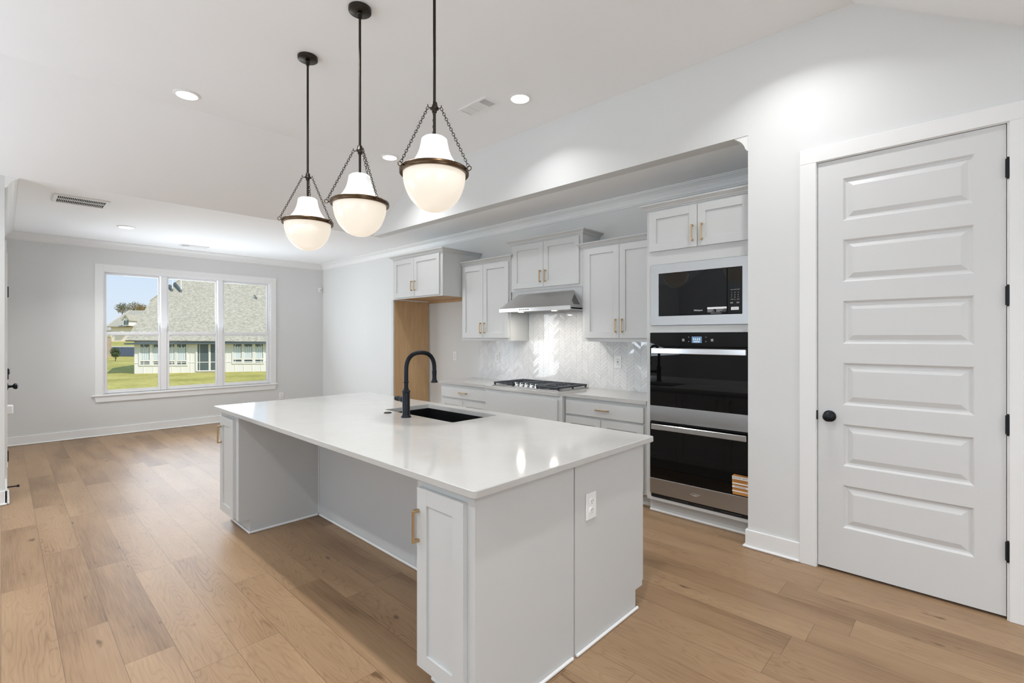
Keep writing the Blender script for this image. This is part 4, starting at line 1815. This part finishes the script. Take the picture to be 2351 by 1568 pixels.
# street beyond the lawn
m = MB()
a, b2 = (66.0, GZ + .12), (84.0, -.50)
m.add([tuple(FW(px, D, z + .06)) for (px, D, z) in ((60, 66, GZ + .10), (420, 66, GZ + .10), (420, 84.5, -.53), (60, 84.5, -.53))] +
      [tuple(FW(px, D, z - .3)) for (px, D, z) in ((60, 66, GZ + .10), (420, 66, GZ + .10), (420, 84.5, -.53), (60, 84.5, -.53))],
      [(0, 1, 2, 3), (4, 5, 6, 7), (0, 1, 5, 4), (1, 2, 6, 5), (2, 3, 7, 6), (3, 0, 4, 7)])
o = m.build('street', ASPHALT)
o['kind'] = 'structure'
m = MB()
m.add([tuple(FW(px, D, z)) for (px, D, z) in ((60, 84.6, -.40), (420, 84.6, -.40), (420, 86.5, -.36), (60, 86.5, -.36), (60, 84.6, -.9), (420, 84.6, -.9), (420, 86.5, -.9), (60, 86.5, -.9))],
      [(0, 1, 2, 3), (4, 5, 6, 7), (0, 1, 5, 4), (1, 2, 6, 5), (2, 3, 7, 6), (3, 0, 4, 7)])
o = m.build('curb', CURB)
o['kind'] = 'structure'

# neighbour's house
H1 = Vector((-46.0, 6.9, 0))
H2d = Vector((4.5, 7.7, 0)).normalized()          # along the front wall
HN = Vector((H2d.y, -H2d.x, 0))                    # outward normal, towards the room
if HN.x < 0:
    HN = -HN
HW_ = 1.08 - GZ


def hp(u, v, z):
    """u along the front, v outward from the front, z height"""
    p = H1 + H2d * u + HN * v
    return (p.x, p.y, z)


def hbox(mb, u0, u1, v0, v1, z0, z1):
    P = [hp(u, v, z) for u in (u0, u1) for v in (v0, v1) for z in (z0, z1)]
    mb.add(P, [(0, 1, 3, 2), (4, 6, 7, 5), (0, 4, 5, 1), (2, 3, 7, 6), (0, 2, 6, 4), (1, 5, 7, 3)])


def hit_u(px):
    """position along the front wall met by the sight line of column px"""
    d = FW(px, 1.0)
    # H1 + u*H2d = t*d
    det = H2d.x * (-d.y) - H2d.y * (-d.x)
    return ((-H1.x) * (-d.y) - (-H1.y) * (-d.x)) / det


def hit_depth(px):
    u = hit_u(px)
    p = H1 + H2d * u
    return -s * p.x + c * p.y


def hz(px, py):
    return 1.3936 - (py - 772.48) / 1116.83 * hit_depth(px)


ht = thing('house', 'white board-sided house with large grey shingle roof across the lawn', 'house', (H1.x, H1.y, GZ))
UE = 13.5
ZE = 1.05
m = MB()
hbox(m, 0, UE, -7.5, 0, GZ, ZE)
for u in [i * .62 for i in range(1, 22)]:
    hbox(m, u - .02, u + .02, 0, .025, GZ, ZE)
hbox(m, 0, UE, 0, .03, GZ + .78, GZ + .83)
m.build('wall', SIDING, ht)
# roof: front slope, hipped end and back slope
ZR, RUN, OV = 6.9, 7.5, .5
K = (ZR - ZE) / RUN
zo = ZE - OV * .25


def on_roof(px, py):
    """point of the front roof plane met by a sight line"""
    d = FW(px, 1.0, py=py)
    d = Vector((d.x, d.y, d.z - 1.3936))
    o3 = Vector((0, 0, 1.3936))
    A3 = Vector(hp(0, OV, zo))
    nrm = Vector(hp(1, OV, zo)) - A3
    nrm = nrm.cross(Vector(hp(0, OV - RUN, zo + K * RUN)) - A3)
    tt = (A3 - o3).dot(nrm) / d.dot(nrm)
    return o3 + d * tt


rA = on_roof(287, 781)
rB = on_roof(345, 692)
rC = on_roof(418, 640)
rD = on_roof(470, 604)
rE = on_roof(560, 628)
rF = on_roof(628, 663)
rG = Vector(hp(UE + .5, OV, zo))
rH = on_roof(660, 690)
m = MB()
m.slab([rA, rG, rH, rF, rE, rD, rC, rB], .12)
back = -HN * 5.0 + Vector((0, 0, -3.8))
m.slab([rB, rC, rD, rE, rF, rF + back, rE + back, rD + back, rC + back, rB + back], .12)
m.slab([rA, rB, rB - HN * 5 + Vector((0, 0, -4.2)), Vector(hp(-.4, -7.5, zo))], .12)
m.build('roof', SHING, ht)
m = MB()
hbox(m, -.45, UE + .5, .30, OV + .02, zo - .13, zo - .02)
hbox(m, -.45, UE + .5, -.05, .40, zo - .14, zo - .10)
hbox(m, -.45, -.30, -7.4, OV, zo - .13, zo - .02)
m.build('eave', EAVE, ht)


def house_window(px0, px1, pys):
    ytop, ymid, ybot = pys
    u0, u1 = hit_u(px0), hit_u(px1)
    pm = (px0 + px1) / 2
    z1, zm, z0 = hz(pm, ytop), hz(pm, ymid), hz(pm, ybot)
    m = MB()
    for a, b3, za, zb in ((u0 - .10, u0, z0 - .1, z1 + .1), (u1, u1 + .10, z0 - .1, z1 + .1), (u0, u1, z1, z1 + .1), (u0, u1, z0 - .1, z0), (u0, u1, zm - .09, zm + .02)):
        hbox(m, a, b3, 0, .06, za, zb)
    f = m.build('window', SIDING, ht)
    m = MB()
    hbox(m, u0, u1, .005, .015, z0, z1)
    m.build('pane', PANE, f)
    m = MB()
    n = 12
    hb = z0 + .18 * (z1 - z0)
    A_, B_ = [], []
    for i in range(n + 1):
        u = u0 + (u1 - u0) * (.01 + .92 * i / n)
        v = .022 + .010 * math.sin(i * 2.1)
        A_.append(hp(u, v, zm + .03))
        B_.append(hp(u, v, z1 - .18 * (z1 - z0) + .05 * math.sin(i * 1.3)))
    k0 = len(A_)
    m.add(A_ + B_, [(i, i + 1, k0 + i + 1, k0 + i) for i in range(n)])
    m.build('curtain', CURTAIN, f)


for a, b3 in ((323, 344), (351, 367), (387, 401), (407, 428)):
    house_window(a, b3, (788, 827, 836.5))
for a, b3 in ((536.5, 555), (561, 580), (586.5, 604)):
    house_window(a, b3, (787.5, 823, 832))
m = MB()
u0, u1, u2 = hit_u(454), hit_u(482), hit_u(510)
z1, z0 = hz(470, 790), hz(470, 850)
for a, b3, za, zb in ((u0 - .12, u0, z0 - .05, z1 + .1), (u1 - .06, u1 + .06, z0, z1), (u2, u2 + .12, z0 - .05, z1 + .1), (u0, u2, z1, z1 + .12), (u0, u2, z0 - .08, z0)):
    hbox(m, a, b3, 0, .08, za, zb)
f = m.build('patio_door', SIDING, ht)
m = MB()
hbox(m, u0, u2, .005, .02, z0, z1)
m.build('pane', PANE, f)
for pts in (((389, 661), (395, 668)), ((401, 656), (415, 670)), ((584, 683.5), (589, 686.5))):
    a3, b3 = on_roof(*pts[0]), on_roof(*pts[1])
    m = MB()
    m.tube([b3 + Vector((0, 0, -.05)), b3 + Vector((0, 0, .10)), a3 + Vector((0, 0, .22))], .10 if pts[0][0] < 500 else .05, 8)
    m.build('roof_vent', EAVE, ht)
m = MB()
for px, py, hh in ((396, 667, 3.2), (415.5, 669, 2.4)):
    p = on_roof(px, py)
    m.tube([p - Vector((0, 0, .1)), p + Vector((0, 0, hh))], .045, 8)
m.build('vent_pipe', paint('pale_pipe', (.7, .72, .74), .4), ht)

# far house with a dormer
D = 105
def E(px, py, d=D):
    return FW(px, d, py=py)


hf = thing('house', 'distant cream house with gabled dormer and grey roof', 'house', tuple(FW(280, D, -.2)))
m = MB()
back = Vector((-.69, .7237, 0)) * 8
m.slab([E(345, 749), E(254, 749), E(254, 749) + Vector((0, 0, -3.9)), E(345, 749) + Vector((0, 0, -3.9))], 6)
m.build('wall', CREAM, hf)
m = MB()
ov = Vector((.69, -.7237, 0)) * .6
r0, r1, r2, r3 = E(251, 749.5) + ov, E(352, 749.5) + ov, E(352, 709) + back * .8, E(246, 709) + back * .8
m.slab([r0, r1, r2, r3], .25)
m.slab([r3, r0, E(236, 726) + back * .8, E(225, 712) + back * .9], .25)
rf = m.build('roof', SHING, hf)
m = MB()
m.slab([E(250, 750) + ov, E(352, 750) + ov, E(352, 751.3) + ov, E(250, 751.3) + ov], .25)
m.build('eave', BRICK, hf)
# dormer
fr = Vector((.69, -.7237, 0)) * 1.2
m = MB()
poly = [E(281.5, 748, D - 1.5), E(296.5, 748, D - 1.5), E(296.5, 735, D - 1.5), E(289, 724, D - 1.5), E(281.5, 735, D - 1.5)]
m.slab(poly, 4)
dm = m.build('dormer', SIDING, hf)
m = MB()
for a in (284.5, 290.3):
    m.slab([E(a, 745.5, D - 1.62), E(a + 3.5, 745.5, D - 1.62), E(a + 3.5, 735.5, D - 1.62), E(a, 735.5, D - 1.62)], .08)
m.build('pane', PANE, dm)
m = MB()
bk = Vector((-.69, .7237, 0)) * 5
m.slab([E(289, 723, D - 1.7), E(280, 736.5, D - 1.7), E(280, 736.5, D - 1.7) + bk, E(289, 723, D - 1.7) + bk], .2)
m.slab([E(289, 723, D - 1.7), E(298, 736.5, D - 1.7), E(298, 736.5, D - 1.7) + bk, E(289, 723, D - 1.7) + bk], .2)
m.build('dormer_roof', SHING, dm)

# near brick house corner at the left of the view
hb = thing('house', 'corner of a tan brick house with low grey eave beyond the lawn', 'house', tuple(FW(236, 60, GZ)))
Db = 60
m = MB()
q = [(215, 822), (245.5, 822), (245.5, 769), (215, 769)]
m.add([E(*p, Db) for p in q] + [Vector((e.x, e.y, f.z)) for e, f in ((E(*p, Db + 6), E(*p, Db)) for p in q)],
      [(0, 1, 2, 3), (4, 5, 6, 7), (0, 1, 5, 4), (1, 2, 6, 5), (2, 3, 7, 6), (3, 0, 4, 7)])
m.build('wall', SIDING, hb)
m = MB()
m.slab([E(243.2, 820, Db - .3), E(246.5, 820, Db - .3), E(246.5, 773, Db - .3), E(243.2, 773, Db - .3)], .6)
m.build('pillar', BRICK, hb)
m = MB()
m.slab([E(215, 760, Db - .5), E(258, 758.5, Db - .5), E(240, 747, Db + 3), E(215, 742, Db + 3)], .2)
m.build('roof', SHING, hb)


def leafy(parent, name, center, rad, n, size, mats, seed, squash=(1, 1, 1)):
    rr = random.Random(seed)
    mb = MB()
    for i in range(n):
        while True:
            p = Vector((rr.uniform(-1, 1), rr.uniform(-1, 1), rr.uniform(-1, 1)))
            if p.length < 1:
                break
        p = p * (.6 + .4 * rr.random())
        q = Vector(center) + Vector((p.x * rad * squash[0], p.y * rad * squash[1], p.z * rad * squash[2]))
        u = Vector((rr.gauss(0, 1), rr.gauss(0, 1), rr.gauss(0, 1))).normalized()
        w = u.orthogonal().normalized()
        sz = size * rr.uniform(.6, 1.3)
        mb.cur = 0 if rr.random() < .6 else 1
        mb.add([q + u * sz, q + w * sz * .6, q - u * sz, q - w * sz * .6], [(0, 1, 2, 3)])
    return mb.build(name, mats, parent)


for label, px, D3, py0, pyc, rad, mats, sd_ in (
        ('dark green tree rising behind the distant dormer roof', 281, 125, 712, 708, 1.75, [LEAF, LEAFO], 1),
        ('yellowing tree rising behind the distant dormer roof', 309, 122, 712, 707, 1.85, [LEAFO, LEAF], 2),
        ('small ochre tree beside the big shingle roof', 326, 120, 712, 709, 1.35, [LEAFO, LEAFO], 3)):
    g = FW(px, D3, .6)
    tr = thing('tree', label, 'tree', tuple(g), 'trees behind the distant house')
    top = E(px, pyc, D3)
    MB().tube([g, g + (top - g) * .6, top], [.22, .16, .05], 8).build('trunk', BARK, tr)
    leafy(tr, 'crown', top, rad, 800, .13, mats, sd_, (1.05, 1.05, .95))

# young shrub by the street
g = FW(265, 56, GZ)
tr = thing('shrub', 'young green shrub standing by the dark street', 'shrub', tuple(g))
MB().tube([g, g + Vector((0, 0, .9))], [.05, .03], 8).build('stem', BARK, tr)
leafy(tr, 'foliage', g + Vector((0, 0, .95)), .5, 500, .09, [LEAF, LEAF], 9, (1, 1, 1.35))
